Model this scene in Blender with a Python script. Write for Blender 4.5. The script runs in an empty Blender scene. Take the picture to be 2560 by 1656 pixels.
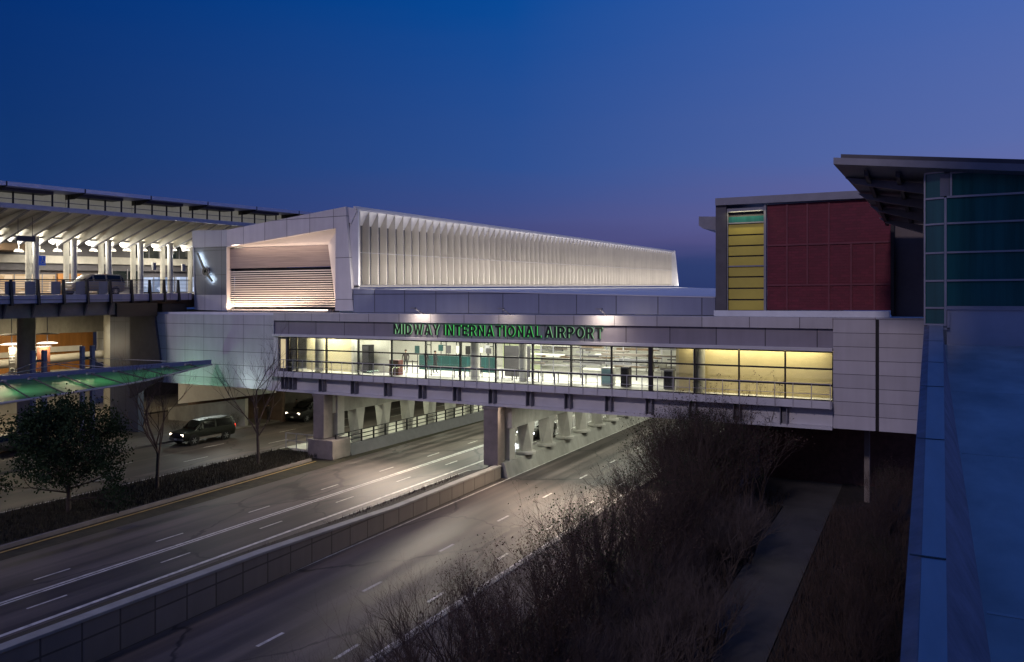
import bpy, bmesh, math, random
from mathutils import Vector, Matrix
R=math.radians; PI=math.pi
scene=bpy.context.scene
col=scene.collection

# ------------------------------------------------------------------ materials
def newmat(name):
    m=bpy.data.materials.new(name); m.use_nodes=True
    nt=m.node_tree; return m,nt,nt.nodes['Principled BSDF']
def lk(nt,a,b): nt.links.new(a,b)
def rgb(c): return (c[0],c[1],c[2],1)
def mat(name,c,rough=.6,metal=0,var=.25,scale=1.5,bump=0,stretch=(1,1,1),emit=None,es=0,spec=.4,c2=None,fine=0):
    """base colour broken up by world-space noise (weathering), optional bump"""
    m,nt,b=newmat(name); N=nt.nodes
    b.inputs['Roughness'].default_value=rough; b.inputs['Metallic'].default_value=metal
    b.inputs['Specular IOR Level'].default_value=spec
    g=N.new('ShaderNodeNewGeometry'); mp=N.new('ShaderNodeMapping'); mp.inputs['Scale'].default_value=stretch
    lk(nt,g.outputs['Position'],mp.inputs['Vector'])
    n=N.new('ShaderNodeTexNoise'); n.inputs['Scale'].default_value=scale; n.inputs['Detail'].default_value=6; n.inputs['Roughness'].default_value=.65
    lk(nt,mp.outputs['Vector'],n.inputs['Vector'])
    r=N.new('ShaderNodeValToRGB'); e=r.color_ramp.elements
    e[0].position=.3; e[1].position=.72
    lo=[x*(1-var) for x in c]; hi=c2 if c2 else [min(1,x*(1+var*.6)) for x in c]
    e[0].color=rgb(lo); e[1].color=rgb(hi)
    lk(nt,n.outputs['Fac'],r.inputs['Fac']); lk(nt,r.outputs['Color'],b.inputs['Base Color'])
    if bump:
        n2=N.new('ShaderNodeTexNoise'); n2.inputs['Scale'].default_value=fine or scale*8; n2.inputs['Detail'].default_value=4
        lk(nt,mp.outputs['Vector'],n2.inputs['Vector'])
        bp=N.new('ShaderNodeBump'); bp.inputs['Strength'].default_value=bump; bp.inputs['Distance'].default_value=.03
        lk(nt,n2.outputs['Fac'],bp.inputs['Height']); lk(nt,bp.outputs['Normal'],b.inputs['Normal'])
    if emit: b.inputs['Emission Color'].default_value=rgb(emit); b.inputs['Emission Strength'].default_value=es
    return m
def panel_mat(name,c,w,h,joint=.03,rough=.45,metal=0,var=.12,off=0,jc=.25,x0=0,z0=0):
    """cladding with open joints; axis-aligned walls (x+y along, z up)"""
    m,nt,b=newmat(name); N=nt.nodes
    b.inputs['Roughness'].default_value=rough; b.inputs['Metallic'].default_value=metal
    g=N.new('ShaderNodeNewGeometry'); s=N.new('ShaderNodeSeparateXYZ'); lk(nt,g.outputs['Position'],s.inputs[0])
    a=N.new('ShaderNodeMath'); a.operation='ADD'; lk(nt,s.outputs['X'],a.inputs[0]); lk(nt,s.outputs['Y'],a.inputs[1])
    a2=N.new('ShaderNodeMath'); a2.operation='ADD'; lk(nt,a.outputs[0],a2.inputs[0]); a2.inputs[1].default_value=x0
    a3=N.new('ShaderNodeMath'); a3.operation='ADD'; lk(nt,s.outputs['Z'],a3.inputs[0]); a3.inputs[1].default_value=z0
    cb=N.new('ShaderNodeCombineXYZ'); lk(nt,a2.outputs[0],cb.inputs['X']); lk(nt,a3.outputs[0],cb.inputs['Y'])
    br=N.new('ShaderNodeTexBrick'); br.offset=off; br.squash=1
    br.inputs['Scale'].default_value=1; br.inputs['Brick Width'].default_value=w; br.inputs['Row Height'].default_value=h
    br.inputs['Mortar Size'].default_value=joint; br.inputs['Mortar Smooth'].default_value=0.1; br.inputs['Bias'].default_value=0
    br.inputs['Color1'].default_value=rgb([x*(1-var) for x in c]); br.inputs['Color2'].default_value=rgb([x*(1+var*.4) for x in c]); br.inputs['Mortar'].default_value=rgb([x*jc for x in c])
    lk(nt,cb.outputs[0],br.inputs['Vector'])
    n=N.new('ShaderNodeTexNoise'); n.inputs['Scale'].default_value=.9; n.inputs['Detail'].default_value=6; lk(nt,g.outputs['Position'],n.inputs['Vector'])
    mx=N.new('ShaderNodeMix'); mx.data_type='RGBA'; mx.blend_type='MULTIPLY'; mx.inputs['Factor'].default_value=.55
    r=N.new('ShaderNodeValToRGB'); r.color_ramp.elements[0].position=.3; r.color_ramp.elements[0].color=(.66,.65,.64,1); r.color_ramp.elements[1].position=.7
    mps=N.new('ShaderNodeMapping'); mps.inputs['Scale'].default_value=(2.2,2.2,.16); lk(nt,g.outputs['Position'],mps.inputs[0])
    ns=N.new('ShaderNodeTexNoise'); ns.inputs['Scale'].default_value=1; ns.inputs['Detail'].default_value=5; lk(nt,mps.outputs[0],ns.inputs['Vector'])
    av=N.new('ShaderNodeMath'); av.operation='MULTIPLY_ADD'; av.inputs[1].default_value=.55; lk(nt,ns.outputs['Fac'],av.inputs[0])
    hf=N.new('ShaderNodeMath'); hf.operation='MULTIPLY'; hf.inputs[1].default_value=.45; lk(nt,n.outputs['Fac'],hf.inputs[0]); lk(nt,hf.outputs[0],av.inputs[2])
    lk(nt,av.outputs[0],r.inputs['Fac']); lk(nt,br.outputs['Color'],mx.inputs[6]); lk(nt,r.outputs['Color'],mx.inputs[7])
    lk(nt,mx.outputs[2],b.inputs['Base Color'])
    bp=N.new('ShaderNodeBump'); bp.inputs['Strength'].default_value=.5; bp.inputs['Distance'].default_value=.02; bp.invert=True
    lk(nt,br.outputs['Fac'],bp.inputs['Height']); lk(nt,bp.outputs['Normal'],b.inputs['Normal'])
    return m
def emis(name,c,s):
    m=bpy.data.materials.new(name); m.use_nodes=True; nt=m.node_tree; nt.nodes.clear()
    o=nt.nodes.new('ShaderNodeOutputMaterial'); e=nt.nodes.new('ShaderNodeEmission'); e.inputs[0].default_value=rgb(c); e.inputs[1].default_value=s
    lk(nt,e.outputs[0],o.inputs[0]); return m
def lit_window(name,ca,cb,s,scale=(1,1,1)):
    """a lit interior seen from far: blocks of lighter and darker light"""
    m=bpy.data.materials.new(name); m.use_nodes=True; nt=m.node_tree; N=nt.nodes; N.clear()
    o=N.new('ShaderNodeOutputMaterial'); e=N.new('ShaderNodeEmission'); e.inputs[1].default_value=s
    g=N.new('ShaderNodeNewGeometry'); mp=N.new('ShaderNodeMapping'); mp.inputs['Scale'].default_value=scale; lk(nt,g.outputs['Position'],mp.inputs[0])
    v=N.new('ShaderNodeTexVoronoi'); v.inputs['Scale'].default_value=1; v.distance='CHEBYCHEV'; lk(nt,mp.outputs[0],v.inputs['Vector'])
    s2=N.new('ShaderNodeSeparateColor'); lk(nt,v.outputs['Color'],s2.inputs[0])
    r=N.new('ShaderNodeValToRGB'); r.color_ramp.elements[0].color=rgb(ca); r.color_ramp.elements[1].color=rgb(cb); lk(nt,s2.outputs[0],r.inputs[0])
    lk(nt,r.outputs[0],e.inputs[0]); lk(nt,e.outputs[0],o.inputs[0]); return m
def glass(name,tint=(.92,.95,.93),refl=.9,dark=0):
    m=bpy.data.materials.new(name); m.use_nodes=True; nt=m.node_tree; N=nt.nodes; N.clear()
    o=N.new('ShaderNodeOutputMaterial'); t=N.new('ShaderNodeBsdfTransparent'); t.inputs[0].default_value=rgb(tint)
    gl=N.new('ShaderNodeBsdfGlossy'); gl.inputs['Roughness'].default_value=.03; gl.inputs[0].default_value=(refl,refl,refl,1)
    f=N.new('ShaderNodeFresnel'); f.inputs[0].default_value=1.45
    mx=N.new('ShaderNodeMixShader'); lk(nt,f.outputs[0],mx.inputs[0]); lk(nt,t.outputs[0],mx.inputs[1]); lk(nt,gl.outputs[0],mx.inputs[2])
    lk(nt,mx.outputs[0],o.inputs[0]); return m

# ------------------------------------------------------------------ mesh builder
class MB:
    def __init__(s): s.v=[]; s.f=[]
    def add(s,vs,fs):
        o=len(s.v); s.v+= [tuple(p) for p in vs]; s.f+=[tuple(i+o for i in f) for f in fs]; return s
    def hexa(s,a,b):      # two quads, same winding
        return s.add(list(a)+list(b),[(3,2,1,0),(4,5,6,7),(0,1,5,4),(1,2,6,5),(2,3,7,6),(3,0,4,7)])
    def box(s,x0,x1,y0,y1,z0,z1):
        return s.hexa([(x0,y0,z0),(x1,y0,z0),(x1,y1,z0),(x0,y1,z0)],[(x0,y0,z1),(x1,y0,z1),(x1,y1,z1),(x0,y1,z1)])
    def quad(s,*p): return s.add(p,[tuple(range(len(p)))])
    def prism(s,poly,d):  # polygon of 3d points extruded along vector d
        n=len(poly); d=Vector(d); q=[Vector(p)+d for p in poly]
        return s.add(list(poly)+q,[tuple(range(n-1,-1,-1)),tuple(range(n,2*n))]+[(i,(i+1)%n,n+(i+1)%n,n+i) for i in range(n)])
    def tube(s,p0,p1,r0,r1=None,n=8,cap=True):
        r1=r0 if r1 is None else r1; p0=Vector(p0); p1=Vector(p1); d=p1-p0
        if d.length<1e-6: return s
        d.normalize(); u=d.orthogonal().normalized(); w=d.cross(u)
        vs=[]
        for p,r in ((p0,r0),(p1,r1)):
            for i in range(n):
                a=2*PI*i/n; vs.append(p+u*(r*math.cos(a))+w*(r*math.sin(a)))
        fs=[(i,(i+1)%n,n+(i+1)%n,n+i) for i in range(n)]
        if cap and n>3: fs+=[tuple(range(n-1,-1,-1)),tuple(range(n,2*n))]
        return s.add(vs,fs)
    def lathe(s,c,prof,n=16):   # profile [(r,z)] round vertical axis at c
        vs=[];k=len(prof)
        for i in range(n):
            a=2*PI*i/n
            for r,z in prof: vs.append((c[0]+r*math.cos(a),c[1]+r*math.sin(a),c[2]+z))
        fs=[]
        for i in range(n):
            j=(i+1)%n
            for q in range(k-1): fs.append((i*k+q,j*k+q,j*k+q+1,i*k+q+1))
        return s.add(vs,fs)
def wloc(o):
    v=Vector((0,0,0))
    while o: v+=o.location; o=o.parent
    return v
def put(name,mb,m,parent=None,world=True,smooth=False,bevel=0,label=None):
    me=bpy.data.meshes.new(name)
    off=wloc(parent) if (parent and world) else Vector((0,0,0))
    me.from_pydata([(p[0]-off.x,p[1]-off.y,p[2]-off.z) for p in mb.v],[],mb.f)
    bm=bmesh.new(); bm.from_mesh(me); bmesh.ops.recalc_face_normals(bm,faces=bm.faces); bm.to_mesh(me); bm.free()
    if smooth:
        me.shade_smooth(); me.set_sharp_from_angle(angle=R(smooth if smooth>1 else 35))
    o=bpy.data.objects.new(name,me); col.objects.link(o)
    for x in (m if isinstance(m,(list,tuple)) else [m]): me.materials.append(x)
    if parent: o.parent=parent
    if bevel:
        b=o.modifiers.new('bevel','BEVEL'); b.width=bevel; b.segments=2; b.limit_method='ANGLE'
    if label: o['label']=label
    return o
def thing(name,label,cat,loc=(0,0,0),rz=0,group=None):
    o=bpy.data.objects.new(name,None); col.objects.link(o); o.location=loc; o.rotation_euler=(0,0,rz); o.empty_display_size=.2
    tag(o,label,cat,group); return o
def tag(o,label,cat,group=None):
    o['label']=label; o['category']=cat
    if group: o['group']=group
    return o
def struct(name,mb,m,kind='structure',**k):
    o=put(name,mb,m,**k); o['kind']=kind; return o
def dup(o,loc=None,rz=None,label=None,scale=None,parent=None):
    c=o.copy(); col.objects.link(c)
    if parent: c.parent=parent
    if loc is not None: c.location=loc
    if rz is not None: c.rotation_euler=(0,0,rz)
    if scale is not None: c.scale=scale
    if label: c['label']=label
    for ch in list(o.children): dup(ch,parent=c)
    return c
def area(name,loc,to,sx,sy,power,c=(1,1,1),spread=None):
    l=bpy.data.lights.new(name,'AREA'); l.shape='RECTANGLE'; l.size=sx; l.size_y=sy; l.energy=power; l.color=c
    if spread: l.spread=R(spread)
    o=bpy.data.objects.new(name,l); col.objects.link(o); o.location=loc
    o.rotation_euler=(Vector(to)-Vector(loc)).to_track_quat('-Z','Y').to_euler(); return o
def areaxy(name,loc,rot,sx,sy,power,c=(1,1,1),spread=None):
    o=area(name,loc,(loc[0],loc[1],loc[2]-1),sx,sy,power,c,spread); o.rotation_euler=rot; return o
def point(name,loc,power,c=(1,1,1),r=.1):
    l=bpy.data.lights.new(name,'POINT'); l.energy=power; l.color=c; l.shadow_soft_size=r
    o=bpy.data.objects.new(name,l); col.objects.link(o); o.location=loc; return o
def spot(name,loc,to,power,c,ang,blend=.5,r=.05,parent=None):
    l=bpy.data.lights.new(name,'SPOT'); l.energy=power; l.color=c; l.spot_size=R(ang); l.spot_blend=blend; l.shadow_soft_size=r
    o=bpy.data.objects.new(name,l); col.objects.link(o); o.location=loc
    o.rotation_euler=(Vector(to)-Vector(loc)).to_track_quat('-Z','Y').to_euler()
    if parent: o.parent=parent
    return o

# ------------------------------------------------------------------ camera, world, sun
T=27.61
cam=bpy.data.cameras.new('camera'); cam.sensor_width=36; cam.lens=1950/2560*36; cam.shift_y=-73/2560; cam.clip_end=3000; cam.clip_start=.1
co=bpy.data.objects.new('camera',cam); col.objects.link(co); co.location=(0,0,11.85); co.rotation_euler=(R(90),0,R(T)); scene.camera=co
def s2l(c): return tuple(((v/255)/12.92 if v/255<=.04045 else ((v/255+.055)/1.055)**2.4) for v in c)
w=bpy.data.worlds.new('World'); scene.world=w; w.use_nodes=True
nt=w.node_tree; N=nt.nodes; bg=N['Background']
tc=N.new('ShaderNodeTexCoord'); sp=N.new('ShaderNodeSeparateXYZ'); lk(nt,tc.outputs['Generated'],sp.inputs[0])
asn=N.new('ShaderNodeMath'); asn.operation='ARCSINE'; lk(nt,sp.outputs['Z'],asn.inputs[0])
el=N.new('ShaderNodeMapRange'); el.inputs['From Min'].default_value=0; el.inputs['From Max'].default_value=R(90); lk(nt,asn.outputs[0],el.inputs['Value'])
# a slow cloud bank low over the horizon
mpn=N.new('ShaderNodeMapping'); mpn.inputs['Scale'].default_value=(3,3,22); lk(nt,tc.outputs['Generated'],mpn.inputs[0])
cn=N.new('ShaderNodeTexNoise'); cn.inputs['Scale'].default_value=1.6; cn.inputs['Detail'].default_value=5; lk(nt,mpn.outputs[0],cn.inputs['Vector'])
cm=N.new('ShaderNodeMath'); cm.operation='MULTIPLY_ADD'; cm.inputs[1].default_value=.022; lk(nt,cn.outputs['Fac'],cm.inputs[0]); 
sb=N.new('ShaderNodeMath'); sb.operation='SUBTRACT'; sb.inputs[1].default_value=.011; lk(nt,el.outputs[0],sb.inputs[0]); lk(nt,sb.outputs[0],cm.inputs[2])
def ramp(stops):
    r=N.new('ShaderNodeValToRGB'); e=r.color_ramp.elements
    for i,(d,c) in enumerate(stops):
        x=e[i] if i<2 else e.new(d/90)
        x.position=d/90; x.color=rgb(s2l(c))
    lk(nt,cm.outputs[0],r.inputs['Fac']); return r
rl=ramp([(0,(22,42,86)),(90,(0,30,84)),(2.6,(24,46,92)),(6,(24,54,112)),(10,(18,53,111)),(21,(0,45,113)),(45,(0,36,98))])
rc=ramp([(0,(34,50,98)),(90,(4,46,112)),(2.6,(40,58,106)),(4.2,(70,72,122)),(5.8,(68,78,134)),(9.7,(48,80,145)),(21,(9,73,150)),(45,(4,58,136))])
rr=ramp([(0,(48,60,108)),(90,(10,48,116)),(2.6,(54,66,116)),(3.8,(88,86,138)),(5.8,(104,102,156)),(10,(88,106,168)),(21,(66,100,174)),(45,(6,60,146))])
dr=N.new('ShaderNodeVectorMath'); dr.operation='DOT_PRODUCT'; dr.inputs[1].default_value=(math.cos(R(T)),math.sin(R(T)),0); lk(nt,tc.outputs['Generated'],dr.inputs[0])
def azf(a,b):
    z=N.new('ShaderNodeMapRange'); z.inputs['From Min'].default_value=a; z.inputs['From Max'].default_value=b; lk(nt,dr.outputs['Value'],z.inputs['Value']); return z.outputs[0]
m1=N.new('ShaderNodeMix'); m1.data_type='RGBA'; lk(nt,azf(-.53,0),m1.inputs['Factor']); lk(nt,rl.outputs[0],m1.inputs[6]); lk(nt,rc.outputs[0],m1.inputs[7])
mx=N.new('ShaderNodeMix'); mx.data_type='RGBA'; lk(nt,azf(0,.53),mx.inputs['Factor']); lk(nt,m1.outputs[2],mx.inputs[6]); lk(nt,rr.outputs[0],mx.inputs[7])
rb=ramp([(0,(120,104,140)),(90,(26,60,124)),(6,(126,118,172)),(14,(104,120,184)),(28,(74,102,170)),(50,(42,78,148))])
df=N.new('ShaderNodeVectorMath'); df.operation='DOT_PRODUCT'; df.inputs[1].default_value=(-math.sin(R(T)),math.cos(R(T)),0); lk(nt,tc.outputs['Generated'],df.inputs[0])
zb=N.new('ShaderNodeMapRange'); zb.inputs['From Min'].default_value=.25; zb.inputs['From Max'].default_value=-.75; lk(nt,df.outputs['Value'],zb.inputs['Value'])
mb_=N.new('ShaderNodeMix'); mb_.data_type='RGBA'; lk(nt,zb.outputs[0],mb_.inputs['Factor']); lk(nt,mx.outputs[2],mb_.inputs[6]); lk(nt,rb.outputs[0],mb_.inputs[7]); mx=mb_
lk(nt,mx.outputs[2],bg.inputs[0]); bg.inputs[1].default_value=1.0
sun=bpy.data.lights.new('sun','SUN'); sun.energy=.72; sun.angle=R(5); sun.color=(1.0,.84,.95)
so=bpy.data.objects.new('sun',sun); col.objects.link(so); so.rotation_euler=(R(59),0,R(-6)); so.location=(20,-40,40)
scene.view_settings.view_transform='Standard'; scene.view_settings.look='None'; scene.view_settings.exposure=0; scene.view_settings.gamma=1
cy=scene.cycles; cy.use_denoising=True; cy.max_bounces=8; cy.diffuse_bounces=3; cy.glossy_bounces=3; cy.transparent_max_bounces=16; cy.caustics_reflective=False; cy.caustics_refractive=False; cy.sample_clamp_indirect=4

# ------------------------------------------------------------------ palette
M={}
M['clad']=panel_mat('pale_cladding',(.52,.50,.52),2.75,3,.022,x0=.9,z0=.5)
M['cladh']=panel_mat('pale_cladding_rows',(.52,.50,.53),40,.755,.016,x0=20,z0=.43)
M['cladl']=panel_mat('pale_cladding_left',(.46,.46,.50),2.3,1.12,.02,x0=.4,z0=.1)
M['clad_hall']=panel_mat('hall_cladding',(.6,.57,.58),2.55,3.4,.028,x0=.35,z0=1.55)
M['clad_plain']=mat('pale_metal',(.56,.55,.57),.4,var=.1,scale=.8)
M['band']=panel_mat('sign_band',(.27,.25,.29),2.8,3.0,.03,z0=.5,x0=.55)
M['podium']=panel_mat('podium_cladding_shade',(.20,.22,.31),2.9,2.1,.035,x0=.1,z0=.15)  # darker than the other cladding: shade behind the roof edge is in this colour
M['roofw']=mat('white_roof',(.62,.64,.68),.5,var=.15,scale=.5)
M['roofblue']=mat('grey_membrane',(.60,.56,.52),.55,var=.38,scale=.5,stretch=(1,.5,1),bump=.25)
M['seam']=mat('roof_seam',(.53,.50,.48),.5,var=.2,scale=1)
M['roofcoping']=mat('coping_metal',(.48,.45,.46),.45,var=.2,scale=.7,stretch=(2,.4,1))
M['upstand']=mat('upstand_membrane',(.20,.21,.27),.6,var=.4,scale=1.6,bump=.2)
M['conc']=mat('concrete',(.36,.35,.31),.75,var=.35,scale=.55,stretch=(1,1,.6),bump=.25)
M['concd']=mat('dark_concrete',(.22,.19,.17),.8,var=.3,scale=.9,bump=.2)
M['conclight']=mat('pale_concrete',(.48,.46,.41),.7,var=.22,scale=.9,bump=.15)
M['dark']=mat('black_metal',(.015,.014,.015),.4,var=.1)
M['mull']=mat('mullion',(.02,.018,.016),.4,var=.1)
M['grey']=mat('grey_metal',(.22,.22,.25),.45,var=.15)
M['alu']=mat('aluminium',(.42,.41,.44),.4,metal=.3,var=.12)
M['white']=mat('white_paint',(.75,.74,.70),.5,var=.08)
M['lav']=mat('pale_roof_metal',(.72,.70,.78),.45,var=.1)
M['wood']=mat('timber_panel',(.34,.15,.04),.5,var=.3,scale=.8,stretch=(3,3,.4))
M['woodd']=mat('dark_timber',(.13,.085,.05),.6,var=.3,scale=.8,stretch=(3,3,.4))
M['teal']=panel_mat('teal_panel',(.006,.055,.058),.82,3,.02,jc=2.2)
M['brick']=panel_mat('dark_red_brick',(.15,.013,.028),.42,.16,.016,rough=.7,var=.22,off=.5,jc=.85)
M['brickframe']=mat('dark_red_frame',(.15,.03,.045),.6,var=.2)
M['brown']=mat('brown_render',(.15,.125,.115),.8,var=.25,scale=.5)
M['dgrey']=mat('charcoal_panel',(.085,.08,.09),.6,var=.2)
M['glass']=glass('window_glass')
M['gdark']=mat('dark_teal_glass',(.022,.13,.12),.12,var=.35,scale=.6,stretch=(4,4,.2),spec=.5)
def cang():
    m=bpy.data.materials.new('green_canopy_glass'); m.use_nodes=True; nt=m.node_tree; N=nt.nodes; N.clear()
    o=N.new('ShaderNodeOutputMaterial'); t=N.new('ShaderNodeBsdfTranslucent'); t.inputs[0].default_value=(.50,.78,.62,1); d=N.new('ShaderNodeBsdfPrincipled'); d.inputs['Base Color'].default_value=(.06,.12,.10,1); d.inputs['Roughness'].default_value=.2
    n=N.new('ShaderNodeTexNoise'); n.inputs['Scale'].default_value=.7; g=N.new('ShaderNodeNewGeometry'); lk(nt,g.outputs['Position'],n.inputs['Vector'])
    mr=N.new('ShaderNodeMapRange'); mr.inputs['To Min'].default_value=.35; mr.inputs['To Max'].default_value=.6; lk(nt,n.outputs['Fac'],mr.inputs['Value'])
    x=N.new('ShaderNodeMixShader'); lk(nt,mr.outputs[0],x.inputs[0]); lk(nt,d.outputs[0],x.inputs[1]); lk(nt,t.outputs[0],x.inputs[2]); lk(nt,x.outputs[0],o.inputs[0]); return m
M['canglass']=cang()
def asphalt(name,c,tracks=1):
    m,nt,b=newmat(name); N=nt.nodes; b.inputs['Roughness'].default_value=.62; b.inputs['Specular IOR Level'].default_value=.5
    g=N.new('ShaderNodeNewGeometry')
    def nz(sc,st,det=6):
        mp=N.new('ShaderNodeMapping'); mp.inputs['Scale'].default_value=st; lk(nt,g.outputs['Position'],mp.inputs[0])
        n=N.new('ShaderNodeTexNoise'); n.inputs['Scale'].default_value=sc; n.inputs['Detail'].default_value=det; lk(nt,mp.outputs[0],n.inputs['Vector']); return n.outputs['Fac']
    a=nz(1,(1.5,.022,1)); bb=nz(.35,(1,.6,1)); cc=nz(9,(1,1,1),3)
    r=N.new('ShaderNodeValToRGB'); r.color_ramp.elements[0].position=.35; r.color_ramp.elements[1].position=.68
    r.color_ramp.elements[0].color=rgb([x*.42 for x in c]); r.color_ramp.elements[1].color=rgb([x*1.6 for x in c]); lk(nt,a,r.inputs[0])
    r2=N.new('ShaderNodeValToRGB'); r2.color_ramp.elements[0].position=.3; r2.color_ramp.elements[1].position=.7
    r2.color_ramp.elements[0].color=(.62,.62,.62,1); r2.color_ramp.elements[1].color=(1.15,1.12,1.1,1); lk(nt,bb,r2.inputs[0])
    mxx=N.new('ShaderNodeMix'); mxx.data_type='RGBA'; mxx.blend_type='MULTIPLY'; mxx.inputs['Factor'].default_value=1; lk(nt,r.outputs[0],mxx.inputs[6]); lk(nt,r2.outputs[0],mxx.inputs[7])
    # cracks and tar seams
    v=N.new('ShaderNodeTexVoronoi'); v.feature='DISTANCE_TO_EDGE'; v.inputs['Scale'].default_value=.16
    mp=N.new('ShaderNodeMapping'); mp.inputs['Scale'].default_value=(1,.55,1); lk(nt,g.outputs['Position'],mp.inputs[0])
    wn=N.new('ShaderNodeTexNoise'); wn.inputs['Scale'].default_value=.8; wn.inputs['Detail'].default_value=5; lk(nt,mp.outputs[0],wn.inputs['Vector'])
    ad=N.new('ShaderNodeVectorMath'); ad.operation='MULTIPLY_ADD'; ad.inputs[1].default_value=(1.4,1.4,0); lk(nt,wn.outputs['Color'],ad.inputs[0]); lk(nt,mp.outputs[0],ad.inputs[2])
    lk(nt,ad.outputs[0],v.inputs['Vector'])
    lt=N.new('ShaderNodeMapRange'); lt.inputs['From Min'].default_value=.004; lt.inputs['From Max'].default_value=.012; lt.inputs['To Min'].default_value=.35; lt.inputs['To Max'].default_value=1; lk(nt,v.outputs['Distance'],lt.inputs['Value'])
    m3=N.new('ShaderNodeMix'); m3.data_type='RGBA'; m3.blend_type='MULTIPLY'; m3.inputs['Factor'].default_value=1; lk(nt,mxx.outputs[2],m3.inputs[6]); lk(nt,lt.outputs[0],m3.inputs[7])
    lk(nt,m3.outputs[2],b.inputs['Base Color'])
    rg=N.new('ShaderNodeMapRange'); rg.inputs['To Min'].default_value=.38; rg.inputs['To Max'].default_value=.8; lk(nt,a,rg.inputs['Value']); lk(nt,rg.outputs[0],b.inputs['Roughness'])
    bp=N.new('ShaderNodeBump'); bp.inputs['Strength'].default_value=.3; bp.inputs['Distance'].default_value=.01; lk(nt,cc,bp.inputs['Height']); lk(nt,bp.outputs[0],b.inputs['Normal'])
    return m
M['road']=asphalt('asphalt',(.088,.074,.066))
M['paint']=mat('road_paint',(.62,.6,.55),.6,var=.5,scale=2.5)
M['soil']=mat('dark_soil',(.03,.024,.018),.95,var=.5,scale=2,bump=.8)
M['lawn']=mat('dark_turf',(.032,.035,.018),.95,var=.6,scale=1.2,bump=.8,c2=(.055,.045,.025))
M['pave']=mat('paving',(.17,.155,.135),.75,var=.3,scale=.6,bump=.2)
M['pathm']=mat('path_concrete',(.085,.08,.075),.8,var=.3,scale=.5,bump=.2)
M['bark']=mat('bark',(.06,.045,.035),.9,var=.4,scale=6)
M['twig']=mat('twig',(.062,.042,.034),.9,var=.4,scale=3)
M['twigp']=mat('pale_twig',(.095,.075,.07),.9,var=.4,scale=3)
M['leaf']=mat('dark_leaf',(.022,.042,.016),.85,spec=.15,var=.6,scale=4)
M['deadleaf']=mat('dead_leaf',(.06,.032,.022),.8,var=.5,scale=4)
M['blade']=mat('grass_blade',(.026,.030,.013),.8,var=.6,scale=1.5,c2=(.05,.038,.02))
M['tyre']=mat('tyre',(.012,.012,.012),.8,var=.2)
M['rim']=mat('alloy',(.35,.35,.36),.3,metal=.8,var=.1)
M['carglass']=mat('car_glass',(.006,.006,.007),.12,var=.1,spec=.35)
M['headlamp']=emis('headlamp',(1,.86,.62),14)
M['headlampw']=emis('headlamp_white',(.82,.9,1),22)
M['tail']=emis('tail_lamp',(1,.06,.03),2.2)
M['skin']=mat('skin',(.45,.28,.2),.6,var=.05)
M['yellow']=mat('yellow_blind',(.50,.41,.07),.6,var=.12,scale=.7)
M['ledwhite']=emis('cool_led',(.75,.88,1),.5)
M['ledgreen']=emis('green_led',(.12,.8,.18),.62)
M['ledpale']=emis('pale_led',(.38,.85,.42),.5)
M['lampw']=emis('lamp_white',(1,.95,.82),6)
M['lampdisc']=emis('lamp_disc',(1,.9,.72),2.6)

# ------------------------------------------------------------------ ground and roads
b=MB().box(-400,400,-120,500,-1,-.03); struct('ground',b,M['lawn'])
b=MB(); b.hexa([(-37.2,-20,-.02),(-27.5,-20,-.02),(-27.5,160,-.02),(-39.4,160,-.02)],[(-37.2,-20,0),(-27.5,-20,0),(-27.5,160,0),(-39.4,160,0)])
b.v=[(p[0] if p[0]>-30 else (-36.3 if p[1]<0 else -40.6),p[1],p[2]) for p in b.v]; struct('left_road',b,M['road'])
b=MB().box(-24.9,-15.9,-20,160,-.02,0); struct('right_road',b,M['road'])
b=MB().box(-56,-45.2,-20,160,-.02,0); struct('frontage_road',b,M['road'])
b=MB().box(-72,-59.6,-20,160,-.02,.0); struct('arrivals_road',b,M['road'])
b=MB().box(-59.5,-56,-20,160,-.02,.14); struct('sidewalk',b,M['pave'],bevel=.03)
b=MB().box(-100,-72.1,-20,160,-.02,.15); struct('terminal_pavement',b,M['pave'])
b=MB().hexa([(-45.05,-20,-.02),(-36.75,-20,-.02),(-40.35,44.6,-.02),(-45.05,47.2,-.02)],[(-45.05,-20,.16),(-36.75,-20,.16),(-40.35,44.6,.16),(-45.05,47.2,.16)]); struct('median_lawn',b,M['lawn'])
b=MB().hexa([(-45.2,-20,-.02),(-45.05,-20,-.02),(-45.05,160,-.02),(-45.2,160,-.02)],[(-45.2,-20,.17),(-45.05,-20,.17),(-45.05,160,.17),(-45.2,160,.17)]); struct('frontage_kerb',b,M['conclight'])
b=MB().hexa([(-36.75,-20,-.02),(-36.58,-20,-.02),(-40.18,44.6,-.02),(-40.35,44.6,-.02)],[(-36.75,-20,.17),(-36.58,-20,.17),(-40.18,44.6,.17),(-40.35,44.6,.17)]); struct('median_kerb',b,M['concd'])
b=MB().box(-15.9,-15.7,-20,160,-.02,.16); struct('right_kerb',b,M['conc'])
b=MB().box(-27.75,-27.5,-20,46.5,-.02,.2); struct('strip_kerb',b,M['conc'])
b=MB().box(-45.05,-40.4,47.2,160,-.02,.15); struct('covered_walk',b,M['conclight'])
b=MB().box(-15.69,-12.9,-20,47,-.02,.13); struct('shoulder',b,mat('shoulder_paving',(.13,.11,.105),.85,var=.45,scale=.9,bump=.3))
b=MB().box(-12.89,-7.0,-20,47,-.02,.12).box(-4.4,0,-20,60,-.02,.12); struct('hedge_bed',b,M['soil'])
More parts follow.
